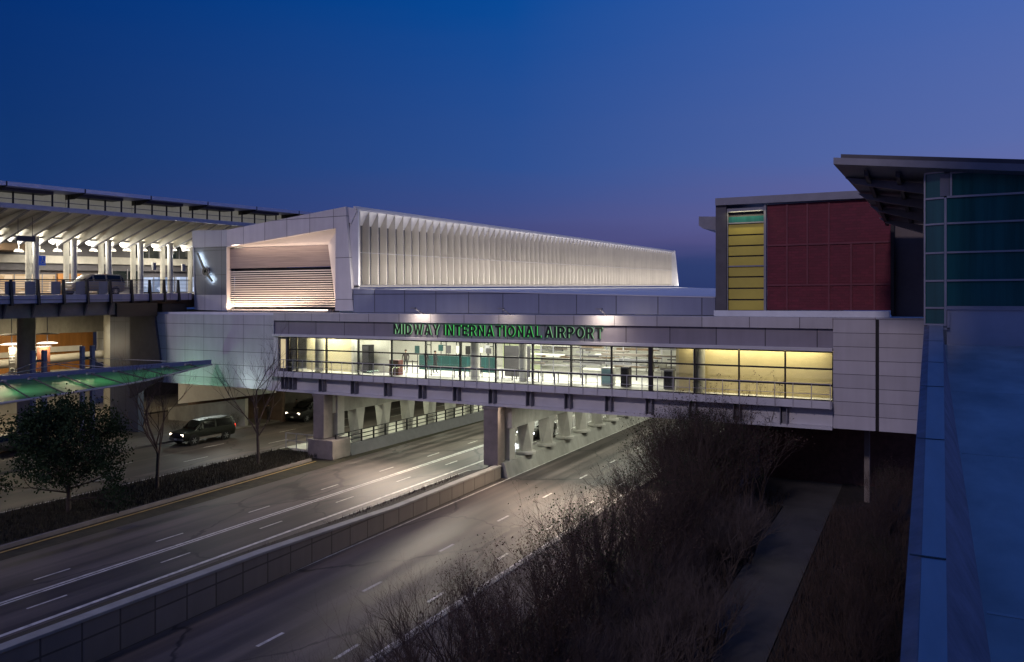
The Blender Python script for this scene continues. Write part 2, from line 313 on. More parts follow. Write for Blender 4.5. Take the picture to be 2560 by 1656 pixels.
b=MB().hexa([(-6.95,-20,-.02),(-4.45,-20,-.02),(-4.45,47,-.02),(-6.95,47,-.02)],[(-6.95,-20,.1),(-4.45,-20,.1),(-4.45,47,.1),(-6.95,47,.1)]).box(-9.6,-2.4,47.01,54.4,-.02,.1); struct('garden_path',b,M['pathm'])
# painted markings; the left road's solid lines stand in for light trails
b=MB()
for k in range(-3,24): b.box(-20.27,-20.13,19.7+5.75*k,20.95+5.75*k,.002,.006)
for k in range(-3,24): b.box(-17.28,-17.14,20.2+5.5*k,21.45+5.5*k,.002,.006)
b.box(-24.45,-24.35,-20,150,.002,.006); b.box(-16.25,-16.14,-20,150,.002,.006)
struct('right_road_markings',b,M['paint'])
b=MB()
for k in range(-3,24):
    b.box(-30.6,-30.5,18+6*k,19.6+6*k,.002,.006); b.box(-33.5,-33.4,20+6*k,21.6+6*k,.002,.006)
b.box(-28.98,-28.78,-20,150,.002,.006); b.box(-32.12,-31.98,-20,150,.002,.006); b.box(-31.86,-31.76,-20,150,.002,.006)  # solid lines added where the traffic's light trails run
struct('left_road_dashes_trail_lines',b,M['paint'])
b=MB().hexa([(-36.25,-20,.002),(-36.1,-20,.002),(-39.7,44.6,.002),(-39.85,44.6,.002)],[(-36.25,-20,.006),(-36.1,-20,.006),(-39.7,44.6,.006),(-39.85,44.6,.006)]); struct('left_road_trail_line',b,mat('yellow_trail_paint',(.50,.33,.10),.6,var=.4,scale=2.5))  # added line, standing in for the warm light trail along the kerb
b=MB()
for k in range(-3,14): b.box(-48.35,-48.25,39.9+8.5*k,42.1+8.5*k,.002,.006)
for k in range(-3,14): b.box(-51.6,-51.5,36+8.5*k,38.1+8.5*k,.002,.006)
struct('frontage_road_markings',b,M['paint'])

for k,(x,y) in enumerate(((-16.2,27.5),(-36.9,27.0))):
    t=thing('drain_grate',['iron drain grate in the gutter of the right road','iron drain grate in the gutter by the yellow line'][k],'drain',(x,y,0)); put('frame',MB().box(x-.3,x+.3,y-.45,y+.45,.001,.012),M['dgrey'],t)
    g=MB()
    for i in range(7): g.box(x-.25,x+.25,y-.40+i*.12,y-.35+i*.12,.0125,.018)
    put('bars',g,M['dark'],t)
# planter with retaining wall between the carriageways
pw=thing('retaining_wall','low stepped concrete retaining wall of a dark planting strip between the roads','wall',(-24.6,20,0))
prof=[(-20,-24.0,1.75),(16,-24.0,1.6),(24,-24.3,1.42),(34,-24.66,.95),(46.0,-24.9,.9)]
m_blk=panel_mat('wall_blocks',(.25,.22,.185),1.35,.9,.035,rough=.8,off=0,jc=.4,z0=0)
b=MB(); c=MB()
for (y0,x0,z0),(y1,x1,z1) in zip(prof,prof[1:]):
    b.hexa([(x0-.35,y0,-.02),(x0,y0,-.02),(x1,y1,-.02),(x1-.35,y1,-.02)],[(x0-.35,y0,z0-.12),(x0,y0,z0-.12),(x1,y1,z1-.12),(x1-.35,y1,z1-.12)])
    c.hexa([(x0-.42,y0,z0-.117),(x0+.05,y0,z0-.117),(x1+.05,y1,z1-.117),(x1-.42,y1,z1-.117)],[(x0-.42,y0,z0),(x0+.05,y0,z0),(x1+.05,y1,z1),(x1-.42,y1,z1)])
put('wall_face',b,m_blk,pw); put('coping',c,M['conc'],pw,bevel=.02)
b=MB()
for (y0,x0,z0),(y1,x1,z1) in zip(prof,prof[1:]):
    e0,e1=.25+(z0-.9)*.3,.25+(z1-.9)*.3
    b.hexa([(-27.49,y0,-.02),(x0-.43,y0,-.02),(x1-.43,y1,-.02),(-27.49,y1,-.02)],[(-27.49,y0,e0),(x0-.43,y0,z0-.2),(x1-.43,y1,z1-.2),(-27.49,y1,e1)])
struct('planting_strip',b,M['soil'])

# ------------------------------------------------------------------ the bridge building
YB=46.4
br=thing('airport_bridge_building','long pale building bridging the roads with a lit strip of windows','building',(-25,YB,4.8))
# left clad wall, right end wall
b=MB().box(-62.9,-45.75,YB,YB+.4,4.8,10.78); put('left_wall',b,M['cladl'],br)
b=MB().box(-4.25,-2.13,YB,YB+.4,4.86,10.97).box(-1.95,.2,YB,YB+.4,4.86,10.97); put('end_wall',b,M['cladh'],br)
b=MB().box(-2.13,-1.95,YB+.12,YB+.3,4.86,10.9); put('expansion_joint',b,M['dark'],br)
b=MB().box(-45.73,-4.27,YB-.06,YB+.4,10.36,10.975); put('roof_fascia',b,M['clad'],br)
b=MB().box(-45.73,-4.27,YB+.14,YB+.4,9.3,10.357); put('sign_band',b,M['band'],br)
b=MB().box(-45.73,-4.27,YB-.22,YB+.4,9.1,9.297); put('drip_ledge',b,M['clad_plain'],br,bevel=.02)
b=MB().box(-45.73,-45.3,YB-.03,YB+.5,6.3,9.097); put('corner_post',b,M['clad_plain'],br)
b=MB().box(-46,-4.27,YB-.75,YB+.5,6.0,6.3); put('catwalk',b,M['clad_plain'],br)
b=MB().box(-46,-4.27,YB-.72,YB-.66,6.303,6.42); put('toe_board',b,M['clad_plain'],br)
b=MB().box(-46,-4.27,YB-.05,YB+.4,4.98,5.997); put('girder',b,M['clad_plain'],br)
b=MB().box(-46,-4.27,YB-.35,YB+.42,4.8,4.977); put('girder_flange',b,M['clad_plain'],br)
mulls=[-44.32,-43.49,-40.49,-37.39,-34.33,-31.32,-28.45,-25.62,-22.8,-20.04,-17.27,-14.65,-11.98,-9.38,-6.8,-4.27]
for x in mulls[:-1]:
    b=MB().box(x-.2,x-.16,YB-.5,YB-.053,4.98,5.99).box(x+.16,x+.2,YB-.5,YB-.053,4.98,5.99).box(x-.155,x+.155,YB-.12,YB-.053,4.98,5.99)
    put('stiffener',b,M['grey'],br)
# roof slab and soffit, back wall
b=MB().box(-62,.2,YB+.41,62,10.6,10.95); put('roof',b,M['roofw'],br)
b=MB().box(-62,.2,YB+.45,62,4.86,4.97); put('soffit',b,M['conc'],br)
b=MB().box(-62,.2,60,60.3,5,10.6); put('back_wall',b,M['white'],br)
b=MB().box(-45.3,-4.3,YB+.51,60,6.0,6.33); put('floor',b,M['white'],br)
b=MB().box(-45.3,-4.3,YB+.45,60,9.42,9.6); put('ceiling',b,M['white'],br)
# windows: one per bay, frame + pane
zz=(6.33,7.2,8.1,9.06)
for i,(x0,x1) in enumerate(zip(mulls,mulls[1:])):
    f=MB()
    f.box(x0-.045,x0+.045,YB+.13,YB+.30,zz[0],zz[3])
    for z in zz: f.box(x0+.046,x1-.046,YB+.15,YB+.28,max(z-.05,6.32),min(z+.05,9.09))
    if i==len(mulls)-2: f.box(x1-.045,x1,YB+.13,YB+.30,zz[0],zz[3])
    fo=put('window',f,M['mull'],br)
    p=MB().box(x0+.05,x1-.05,YB+.2,YB+.22,zz[0]+.05,zz[3]-.05); put('pane',p,M['glass'],fo)
b=MB().box(-14.78,-14.52,YB-.10,YB+.12,5.75,9.08); put('dark_post',b,M['mull'],br)
d=put('door',MB().box(-45.25,-44.4,YB+.1,YB+.2,6.33,9.06),M['dgrey'],br)
put('door_pane',MB().box(-45.08,-44.58,YB+.085,YB+.098,6.6,8.9),lit_window('door_light',(.75,.6,.36),(.85,.7,.42),.75),d)
# railing on the catwalk
rl_=thing('catwalk_railing','thin pale steel railing along the catwalk under the lit windows','railing',(-25,YB-.78,6))
b=MB().box(-46,-4.3,YB-.80,YB-.76,7.33,7.37); put('top_rail',b,M['alu'],rl_)
b=MB().box(-46,-4.3,YB-.79,YB-.77,6.78,6.81); put('mid_rail',b,M['alu'],rl_)
for k in range(44):
    x=-45.9+k*.967; put('post',MB().box(x-.018,x+.018,YB-.795,YB-.755,5.95,7.33),M['alu'],rl_)
# interior
iw=mat('interior_wall',(.62,.55,.38),.6,var=.06); iw2=mat('interior_cream',(.60,.50,.28),.6,var=.08); iw3=mat('interior_white',(.72,.70,.62),.6,var=.06)
b=MB().box(-44.3,-39.2,48.6,48.8,6.33,9.42); put('partition',b,iw,br)
b=MB().box(-38.9,-36.4,49.2,49.4,6.33,9.42); put('partition',b,iw3,br)
b=MB().box(-13.3,-4.3,47.9,48.1,6.33,9.42); put('partition',b,iw2,br)
b=MB().box(-13.5,-13.3,47.9,58,6.33,9.42); put('partition',b,iw,br)
b=MB().box(-39.2,-38.9,48.0,49.4,6.33,9.42); put('partition',b,iw3,br)
b=MB().box(-31,-27.5,57.6,57.8,6.33,9.42); put('partition',b,mat('interior_green',(.42,.46,.30),.6,var=.08),br)
b=MB().box(-36.3,-29.3,53,53.2,6.33,7.5); put('teal_screen',b,M['teal'],br)
for x,y,r,m in ((-42.0,47.5,.34,'conc'),(-28.0,47.9,.33,'white'),(-11.9,47.3,.36,'conc'),(-24.4,48.3,.28,'white')):
    put('column',MB().tube((x,y,6.33),(x,y,9.42),r,n=20),M[m],br,smooth=40)
rng=random.Random(5)
for k in range(9):
    pass
for k in range(64):
    x=-26.2+rng.random()*12.0; y=51.5+rng.random()*6; z=6.7+rng.random()*1.9; l=.4+rng.random()*1.3
    put('shelf',MB().box(x-l,min(x+l,-13.6),y,y+.3,z,z+.05+rng.random()*.12),M[rng.choice(('white','conc','grey','alu','woodd','concd','dgrey'))],br)
for k in range(12):
    x=-26+k*1.05; y=52+rng.random()*5; put('upright',MB().box(x-.04,x+.04,y,y+.06,6.33,8.9),M[rng.choice(('grey','alu','dgrey'))],br)
for k in range(10):
    x=-35.5+k*.95; y=51.0+rng.random()*4; put('sign_panel',MB().box(x-.22,x+.22,y,y+.05,7.6+rng.random()*.5,8.35),M[rng.choice(('dgrey','dark','white','alu','teal'))],br); put('upright',MB().box(x-.03,x+.03,y+.06,y+.1,6.33,8.3),M['dgrey'],br)
for k in range(8):
    x=-38+k*.5; put('barrier_post',MB().tube((x,50.2,6.33),(x,50.2,7.3),.035,n=8),M['dark'],br)
put('barrier_belt',MB().box(-38,-34.5,50.18,50.22,7.18,7.24),M['dark'],br)
put('tall_panel',MB().box(-27.4,-25.3,51.2,51.3,6.33,8.6),M['dgrey'],br)
for k in range(7):
    x=-37+k*1.5; put('tall_frame',MB().box(x,x+.06,55,55.06,6.33,9.3).box(x+.5,x+.56,55,55.06,6.33,9.3).box(x,x+.56,55,55.05,8.2,8.26),M['dark'],br)
# furniture inside
def table(x,y,l,label,m='woodd'):
    t=thing('table',label,'table',(x,y,6.33),group='tables inside the lit bridge')
    put('tabletop',MB().box(x-l/2,x+l/2,y-.4,y+.4,7.0,7.06),M[m],t)
    for sx in (-1,1):
        for sy in (-1,1):
            put('leg',MB().box(x+sx*(l/2-.08)-.03,x+sx*(l/2-.08)+.03,y+sy*.34-.03,y+sy*.34+.03,6.33,7.0),M['dgrey'],t)
table(-31.2,48.6,2.6,'long low dark table in front of the teal screen')
table(-28.9,49.2,1.2,'small dark table right of the teal screen behind the glass')
table(-26.0,49.0,1.3,'small dark table left of the pale round column behind the glass','dgrey')
table(-23.6,48.6,1.0,'small brown table right of the pale round column behind the glass')
table(-20.9,48.4,2.2,'brown bench table under the white ceiling beams behind the glass')
def cabinet(x,y,w_,h,label,m,md):
    t=thing('cabinet',label,'cabinet',(x,y,6.33))
    put('carcass',MB().box(x-w_/2,x+w_/2,y-.3,y+.3,6.36,6.33+h),m,t,bevel=.01)
    put('door',MB().box(x-w_/2+.06,x+w_/2-.06,y-.33,y-.302,6.45,6.33+h-.1),md,t)
cabinet(-34.95,48.0,.85,1.15,'dark red wooden lectern cabinet behind the lit glass left of the sign',mat('redwood',(.16,.05,.04),.5),M['woodd'])
cabinet(-18.2,48.5,.8,1.2,'white cabinet with a pale blue door behind the lit glass',M['white'],mat('paleblue',(.30,.50,.52),.5))
cabinet(-16.9,48.3,.55,1.3,'narrow dark cabinet beside the white cabinet behind the glass',M['dgrey'],M['dark'])
cabinet(-14.0,48.2,.6,1.25,'grey machine cabinet next to the cream partition behind the glass',M['grey'],M['dark'])
cabinet(-37.9,48.4,.7,2.2,'tall dark shelving cabinet at the left of the lit windows',M['dark'],M['dgrey'])
for k,x in enumerate((-41,-35.5,-30,-24.5,-19)):
    areaxy('bridge_ceiling_light',(x,52.2,9.38),(0,0,0),4.6,7,600,(1,.95,.82))
areaxy('bridge_ceiling_light',(-38.6,47.8,9.38),(0,0,0),3,1.2,150,(1,.95,.8))
areaxy('bridge_ceiling_light',(-42.2,47.7,9.38),(0,0,0),3.2,1.4,300,(1,.92,.70))
areaxy('bridge_ceiling_light',(-8.8,47.3,9.38),(0,0,0),8,.9,250,(1,.87,.60))
# the sign
sg=thing('airport_sign','row of black capital letters with green glowing edges on the pale band','sign',(-26,YB+.1,9.5))
def arc(cx,cy,rx,ry,a0,a1,n=10): return [(cx+rx*math.cos(R(a0+(a1-a0)*i/n)),cy+ry*math.sin(R(a0+(a1-a0)*i/n))) for i in range(n+1)]
S_=.19
GL={'I':[[(0,0),(S_,0),(S_,1),(0,1)]],'L':[[(0,0),(.52,0),(.52,.17),(S_,.17),(S_,1),(0,1)]],
'T':[[(.205,0),(.395,0),(.395,.83),(.6,.83),(.6,1),(0,1),(0,.83),(.205,.83)]],
'E':[[(0,0),(.54,0),(.54,.17),(S_,.17),(S_,.42),(.5,.42),(.5,.58),(S_,.58),(S_,.83),(.54,.83),(.54,1),(0,1)]],
'N':[[(0,0),(S_,0),(S_,.66),(.47,0),(.66,0),(.66,1),(.47,1),(.47,.36),(.2,1),(0,1)]],
'M':[[(0,0),(S_,0),(S_,.62),(.37,.08),(.47,.08),(.65,.62),(.65,0),(.84,0),(.84,1),(.62,1),(.42,.42),(.22,1),(0,1)]],
'W':[[(.2,0),(.39,0),(.5,.6),(.61,0),(.8,0),(1,1),(.81,1),(.7,.36),(.585,1),(.415,1),(.3,.36),(.19,1),(0,1)]],
'A':[[(0,0),(.2,0),(.25,.21),(.47,.21),(.52,0),(.72,0),(.46,1),(.26,1)],[(.29,.37),(.36,.72),(.43,.37)]],
'Y':[[(.25,0),(.44,0),(.44,.4),(.69,1),(.48,1),(.345,.6),(.21,1),(0,1),(.25,.4)]],
'D':[[(0,0),(.3,0)]+arc(.3,.5,.37,.5,-90,90)+[(0,1)],[(S_,.17),(S_,.83),(.28,.83)]+arc(.28,.5,.2,.33,90,-90)],
'O':[arc(.37,.5,.37,.51,0,340,17),arc(.37,.5,.185,.34,360,20,17)],
'P':[[(0,0),(S_,0),(S_,.37),(.33,.37)]+arc(.33,.685,.3,.315,-90,90)+[(0,1)],[(S_,.53),(S_,.84),(.31,.84)]+arc(.31,.685,.13,.155,90,-90)],
'R':[[(0,0),(S_,0),(S_,.39),(.29,.39),(.43,0),(.64,0),(.47,.42)]+arc(.34,.7,.29,.3,-62,90)+[(0,1)],[(S_,.55),(S_,.84),(.32,.84)]+arc(.32,.695,.125,.145,90,-90)]}
def letters(text,x0,x1,z0,h,y,em):
    ms=[]
    for ch in text:
        cu=bpy.data.curves.new('letter','CURVE'); cu.dimensions='2D'; cu.fill_mode='BOTH'; cu.extrude=.07
        for pl in GL[ch]:
            sp_=cu.splines.new('POLY'); sp_.points.add(len(pl)-1); sp_.use_cyclic_u=True
            for p,(a,b) in zip(sp_.points,pl): p.co=(a,b,0,1)
        o=bpy.data.objects.new('letter',cu); col.objects.link(o)
        dg=bpy.context.evaluated_depsgraph_get(); me=bpy.data.meshes.new_from_object(o.evaluated_get(dg)); bpy.data.objects.remove(o); ms.append((me,max(p[0] for p in GL[ch][0])))
    gap=.13; k=(x1-x0)/(sum(w_ for _,w_ in ms)+gap*(len(ms)-1)); x=0
    for me,w_ in ms:
        off=wloc(sg)
        for v in me.vertices:
            X,Yy,Z=v.co; v.co=Vector((x0+(x+X)*k, y-Z*.9, z0+Yy*h))-off
        x+=w_+gap
        bm=bmesh.new(); bm.from_mesh(me); bmesh.ops.remove_doubles(bm,verts=bm.verts,dist=.0005); bmesh.ops.recalc_face_normals(bm,faces=bm.faces); bm.to_mesh(me); bm.free()
        me.materials.clear(); me.materials.append(M['dark']); me.materials.append(em)
        for p in me.polygons: p.material_index=1 if abs(p.normal.y)<.6 else 0; p.use_smooth=False
        o=bpy.data.objects.new('letter',me); col.objects.link(o); o.parent=sg
letters('MIDWAY',-34.0,-30.05,9.5,.74,YB+.02,M['ledpale'])
letters('INTERNATIONAL',-29.7,-22.1,9.5,.74,YB+.02,M['ledgreen'])
letters('AIRPORT',-21.85,-17.8,9.5,.74,YB+.02,M['ledpale'])
# pools of light on the fascia from wall washers on the roof edge
for x,p in ((-31.5,300),(-17.6,300),(-24.5,70)):
    t=thing('wall_washer',{-31.5:'small wall washer lamp on the roof edge above the first word',-17.6:'small wall washer lamp on the roof edge above the last word',-24.5:'small wall washer lamp on the roof edge above the middle word'}[x],'lamp',(x,YB-1.1,11.4))
    put('housing',MB().box(x-.2,x+.2,YB-1.22,YB-1.0,11.36,11.46),M['grey'],t); put('arm',MB().prism([(x-.02,YB-1.0,11.42),(x-.02,YB+.2,11.02),(x-.02,YB+.2,10.96),(x-.02,YB-1.0,11.37)],(.04,0,0)),M['grey'],t)
    spot('washer_spot',(x,YB-1.1,11.33),(x,YB,10.3),p,(1,.84,.68),140,1,.25)

# unlit corner left of the bridge wall: shade in the colour, shadow as a wedge
cw=thing('shaded_end_wall','panelled end wall under the elevated roadway, its shade coloured dark blue grey','wall',(-66,47,0))
put('wall_panel',MB().prism([(-66.8,47.0,0),(-62.9,47.0,0),(-62.9,47.0,10.7),(-66.8,47.0,10.7)],(0,.6,0)),panel_mat('bluegrey_shade',(.10,.12,.18),1.6,5,.02),cw)  # dark blue colour carries the shade of the unlit wall
put('shade_wedge',MB().prism([(-62.88,46.15,3.2),(-58.6,46.15,5.2),(-59.6,46.15,10.6),(-62.88,46.15,10.6)],(0,.2,0)),M['dgrey'],cw)  # dark wedge built in place of the shadow on the bridge wall
b=MB().prism([(-68.6,56,1.2),(-55.3,56,3.05),(-55.3,56,4.8),(-68.6,56,4.8)],(0,.4,0)); rw=put('ramp_parapet',b,M['white']); tag(rw,'sloping white ramp parapet below the panelled wall','wall')
b=MB().prism([(-67,53.5,.0),(-56.4,53.5,.0),(-56.4,53.5,2.7),(-67,53.5,1.2)],(0,.4,0)); rw=put('ramp_wall',b,M['conc']); tag(rw,'grey concrete ramp wall standing in front of the white sloping parapet','wall')

o=put('brown_wall',MB().box(-69,-55.7,57.6,58.0,-.02,4.85),mat('brown_plaster',(.16,.105,.075),.8,var=.35,scale=1.2)); tag(o,'brown wall behind the people on the sidewalk under the bridge','wall')
o=put('walkway_wall',MB().box(-58.2,-57.8,58.01,118,.0,4.85),M['concd']); tag(o,'long dark wall beside the sidewalk behind the black SUV','wall')
# ------------------------------------------------------------------ tunnel below: piers, beams, pillars
def vpillar(x,y,z0,z1,label,wide=1.15,top=1.25):
    """pillar whose square foot turns 45 degrees towards the top: triangular facets"""
    t=thing('tapered_pillar',label,'pillar',(x,y,z0),group='tapered concrete pillars under the bridge')
    a=.50; bt=[(x+a*math.cos(R(90*i)),y+a*1.1*math.sin(R(90*i)),z0+.18) for i in range(4)]
    tp=[(x+.46*s1,y+wide*.48*s2,z1) for s1,s2 in ((1,1),(-1,1),(-1,-1),(1,-1))]
    m=MB(); fs=[]
    for i in range(4):
        fs.append((i,(i+1)%4,4+i)); fs.append(((i+1)%4,4+(i+1)%4,4+i))
    m.add(bt+tp,fs+[(3,2,1,0),(4,5,6,7)]); put('shaft',m,M['conclight'],t)
    put('foot',MB().lathe((x,y,z0),[(0,.19),(.7,.19),(.74,.15),(.74,0)],20),M['conclight'],t,smooth=40)
    return t
o_=['nearest','second','third','fourth','fifth','sixth','seventh','eighth']
for k in range(7): vpillar(-25,49.9+3.48*k,1.05,3.3,f'{o_[k]} tapered pillar of the row on the concrete wall beside the right road')
for k in range(8): vpillar(-40.6,50.3+3.58*k,.15,3.3,f'{o_[k]} tapered pillar of the row behind the black guard railing')
for x,nm in ((-25,'long concrete beam carried by the pillars beside the right road'),(-40.6,'long concrete beam carried by the pillars behind the guard railing')):
    o=put('concrete_beam',MB().box(x-.45,x+.45,46.9,100,3.25,4.85),M['conc']); tag(o,nm,'beam')
o=put('barrier_wall',MB().prism([(-24.45,46.2,-.02),(-24.75,46.2,1.0),(-25.9,46.2,1.0),(-26.2,46.2,-.02)],(0,72,0)),M['conc']); tag(o,'smooth concrete barrier wall under the pillars beside the right road','wall')
def pier(x0,x1,y0,y1,z0,z1,label,base=None):
    t=thing('bridge_pier',label,'pier',((x0+x1)/2,y0,z0),group='piers of the bridge')
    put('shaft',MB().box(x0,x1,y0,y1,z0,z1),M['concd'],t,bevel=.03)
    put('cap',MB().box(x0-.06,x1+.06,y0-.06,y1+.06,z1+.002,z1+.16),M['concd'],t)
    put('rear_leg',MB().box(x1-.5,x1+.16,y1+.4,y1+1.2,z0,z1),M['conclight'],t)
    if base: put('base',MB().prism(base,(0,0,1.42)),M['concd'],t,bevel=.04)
pier(-26.1,-25.0,45.75,46.75,.85,4.62,'square brown pier at the end of the planting strip between the roads')
pier(-41.2,-40.15,45.9,46.9,1.43,4.62,'square brown pier on a block beside the grass median',[(-41.4,45.5,-.02),(-38.95,45.5,-.02),(-38.95,47.6,-.02),(-41.4,47.6,-.02)])
o=put('bridge_post',MB().box(-2.9,-2.6,50.0,50.4,.1,4.84),M['concd'],bevel=.02); tag(o,'slim concrete post at the end of the garden path under the bridge','post')
# guard wall and railing on the far side of the left road
gw=put('guard_wall',MB().prism([(-38.85,47.62,-.02),(-39.2,47.62,.78),(-39.6,47.62,.78),(-39.75,47.62,-.02)],(0,70,0)),M['dgrey']); tag(gw,'low dark guard wall along the far edge of the left road','wall')
gr=thing('guard_railing','black three bar guard railing on the low wall beside the left road','railing',(-39.4,47,.78))
for z in (1.08,1.4,1.72): put('rail',MB().box(-39.44,-39.38,46.4,95,z-.03,z+.03),M['dark'],gr)
for k in range(30):
    y=46.4+k*1.55; put('post',MB().box(-39.46,-39.36,y-.05,y+.05,.78,1.75),M['dark'],gr)
hr=thing('hand_railing','thin two bar grey hand railing at the end of the grass median','railing',(-44,46.9,0))
for z in (.75,1.35): put('rail',MB().box(-45.0,-40.6,46.95,46.99,z,z+.045),M['grey'],hr); put('rail',MB().box(-39.2,-40.6,46.95,46.99,z,z+.045),M['grey'],hr)
for x in (-45,-43.9,-42.8,-41.7): put('post',MB().box(x-.025,x+.025,46.94,47,.16,1.35),M['grey'],hr)
# tunnel roof and closing walls
o=put('tunnel_deck',MB().box(-62,-12,62.01,150,4.9,10.9),M['conc']); tag(o,'concrete deck roofing the roads beyond the bridge','deck')
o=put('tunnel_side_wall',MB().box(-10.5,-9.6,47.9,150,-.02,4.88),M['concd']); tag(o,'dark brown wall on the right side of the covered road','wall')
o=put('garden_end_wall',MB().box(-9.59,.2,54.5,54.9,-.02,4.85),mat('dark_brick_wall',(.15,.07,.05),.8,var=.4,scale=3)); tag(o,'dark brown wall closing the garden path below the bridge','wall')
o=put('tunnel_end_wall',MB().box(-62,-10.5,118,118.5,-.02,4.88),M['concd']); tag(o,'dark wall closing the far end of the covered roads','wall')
for k in range(6):
    y=50+k*8.5
    areaxy('tunnel_light',(-33,y,4.82),(0,0,0),1.0,5,480,(.95,1,.80))
    areaxy('tunnel_light',(-21,y,4.82),(0,0,0),.8,4,260,(.97,1,.85))
    areaxy('tunnel_light',(-43.4,y,4.82),(0,0,0),.6,4,240,(.95,1,.76))
areaxy('road_fill',(-33.5,46.9,4.75),(R(-66),0,0),8,.4,1350,(1,.82,.66),spread=150)  # fills added under the bridge edge to brighten the roads and planter wall
areaxy('road_fill',(-20.5,46.9,4.75),(R(-68),0,R(8)),8,.4,1250,(1,.78,.60),spread=150)
areaxy('road_fill',(-50,47.2,4.7),(R(-50),0,0),5,.4,110,(1,.84,.66),spread=150)
areaxy('tunnel_light',(-51,52,4.8),(0,0,0),.6,3,110,(1,.85,.6))
areaxy('tunnel_light',(-60,52.2,4.7),(R(-60),0,0),6,.5,170,(.9,1,.92))

# ------------------------------------------------------------------ upper hall
hl=thing('fin_hall','white angular hall with a long row of vertical fins and a lit louvre end','building',(-47,50,11))
P=lambda x,z,y=50: (x,y,z)
b=MB()
b.prism([P(-54.94,16.75),P(-42.48,17.89),P(-41.44,19.6),P(-54.94,18.29)],(0,.3,0))
b.prism([P(-42.48,17.89),P(-42.53,11.12),P(-40.66,11.12),P(-41.44,19.6)],(0,.3,0))
put('end_wall',b,M['clad_hall'],hl)
def ry(x): return 50.34+(x+54.94)/11.5*.85
b=MB(); b.prism([(-54.94,50.3,16.75),(-42.48,50.3,17.89),(-44.28,51.16,16.66),(-54.94,50.36,16.72)],(0,.02,.05)); b.prism([(-42.48,50.3,17.89),(-42.53,50.3,11.12),(-43.38,51.16,11.12),(-44.28,51.16,16.66)],(.05,.02,0)); b.box(-55.02,-54.94,50.01,50.5,11.12,16.75)
put('reveal',b,mat('reveal_white',(.66,.60,.56),.5,var=.05),hl)
put('recess_panel',MB().prism([(-54.93,ry(-54.93),14.84),(-43.95,ry(-43.95),14.84),(-44.28,ry(-44.28),16.66),(-54.93,ry(-54.93),16.66)],(0,.1,0)),mat('lined_panel',(.26,.21,.19),.6,var=.3,scale=1.2,stretch=(.25,1,9)),hl)
put('recess_back',MB().prism([(-54.93,50.85,11.12),(-42.6,52.0,11.12),(-42.6,52.0,14.84),(-54.93,50.95,14.84)],(0,.1,0)),M['dark'],hl)
lv=MB()
for k in range(17):
    z=11.42+k*.192; xr=-43.40-(z-11.1)*.165; yl,yr=ry(-54.9),ry(xr)
    lv.hexa([(-54.9,yl,z),(xr,yr,z),(xr,yr+.26,z+.03),(-54.9,yl+.26,z+.03)],[(-54.9,yl,z+.08),(xr,yr,z+.08),(xr,yr+.26,z+.045),(-54.9,yl+.26,z+.045)])
put('louvre',lv,mat('louvre_slat',(.70,.64,.57),.5,var=.05),hl)
put('louvre_sill',MB().box(-54.9,-43.2,50.32,51.3,11.0,11.2),M['dgrey'],hl)
areaxy('louvre_light',(-49.2,50.1,11.12),(R(150),0,R(2)),11.2,.15,430,(1,.74,.55),spread=150)
areaxy('louvre_light',(-49.2,50.2,16.9),(R(20),0,R(3)),10.2,.1,80,(1,.76,.58),spread=150)
area('louvre_light',(-43.05,50.3,11.3),(-43.6,50.8,15),.3,.3,40,(1,.76,.58))
area('louvre_light',(-54.8,50.2,11.3),(-54.8,50.7,15),.1,.3,14,(1,.76,.58))
# fins
sl=.0193
def hz(y,z): return z+(y-50.3)*sl
XO,XI=-40.42,-41.12
for k in range(76):
    y=50.55+k*1.2
    m=MB().prism([(XO,y,hz(y,13.25)),(XO,y,hz(y,19.28)),(XI,y,hz(y,18.15)),(XI,y,hz(y,13.25))],(0,.05,0))
    if k==0: finm=mat('fin',(.55,.51,.45),.5,var=.14,scale=.6,stretch=(1,1,.4))
    put('fin',m,finm,hl)
b=MB().hexa([(XO,50.2,19.28),(XO,142,hz(142,19.28)),(XI,142,hz(142,18.15)),(XI,50.2,18.15)],[(XO,50.2,19.40),(XO,142,hz(142,19.40)),(XI-.1,142,hz(142,18.4)),(XI-.1,50.2,18.4)])
put('fin_hood',b,M['clad_plain'],hl)
b=MB().hexa([(XI-.2,50.3,13.1),(XI-.12,50.3,13.1),(XI-.12,142,hz(142,13.1)),(XI-.2,142,hz(142,13.1))],[(XI-.2,50.3,18.3),(XI-.12,50.3,18.3),(XI-.12,142,hz(142,18.3)),(XI-.2,142,hz(142,18.3))])
put('side_wall',b,M['dgrey'],hl)
b=MB().hexa([(XI-.1,50.3,13.02),(XO+.08,50.3,13.02),(XO+.08,142,hz(142,13.02)),(XI-.1,142,hz(142,13.02))],[(XI-.1,50.3,13.17),(XO+.08,50.3,13.17),(XO+.08,142,hz(142,13.17)),(XI-.1,142,hz(142,13.17))])
put('sill',b,M['dgrey'],hl)
m=MB().hexa([(XO-.2,50.02,19.4),(XO+.02,50.02,19.4),(XO+.02,142,hz(142,19.4)),(XO-.2,142,hz(142,19.4))],[(XO-.25,50.02,19.58),(XO,50.02,19.58),(XO,142,hz(142,19.55)),(XO-.25,142,hz(142,19.55))]); put('parapet_edge',m,M['clad_plain'],hl)
put('seam',MB().hexa([(XO-.02,50.6,15.85),(XO+.012,50.6,15.85),(XO+.012,141,hz(141,15.85)),(XO-.02,141,hz(141,15.85))],[(XO-.02,50.6,15.88),(XO+.012,50.6,15.88),(XO+.012,141,hz(141,15.88)),(XO-.02,141,hz(141,15.88))]),M['alu'],hl)
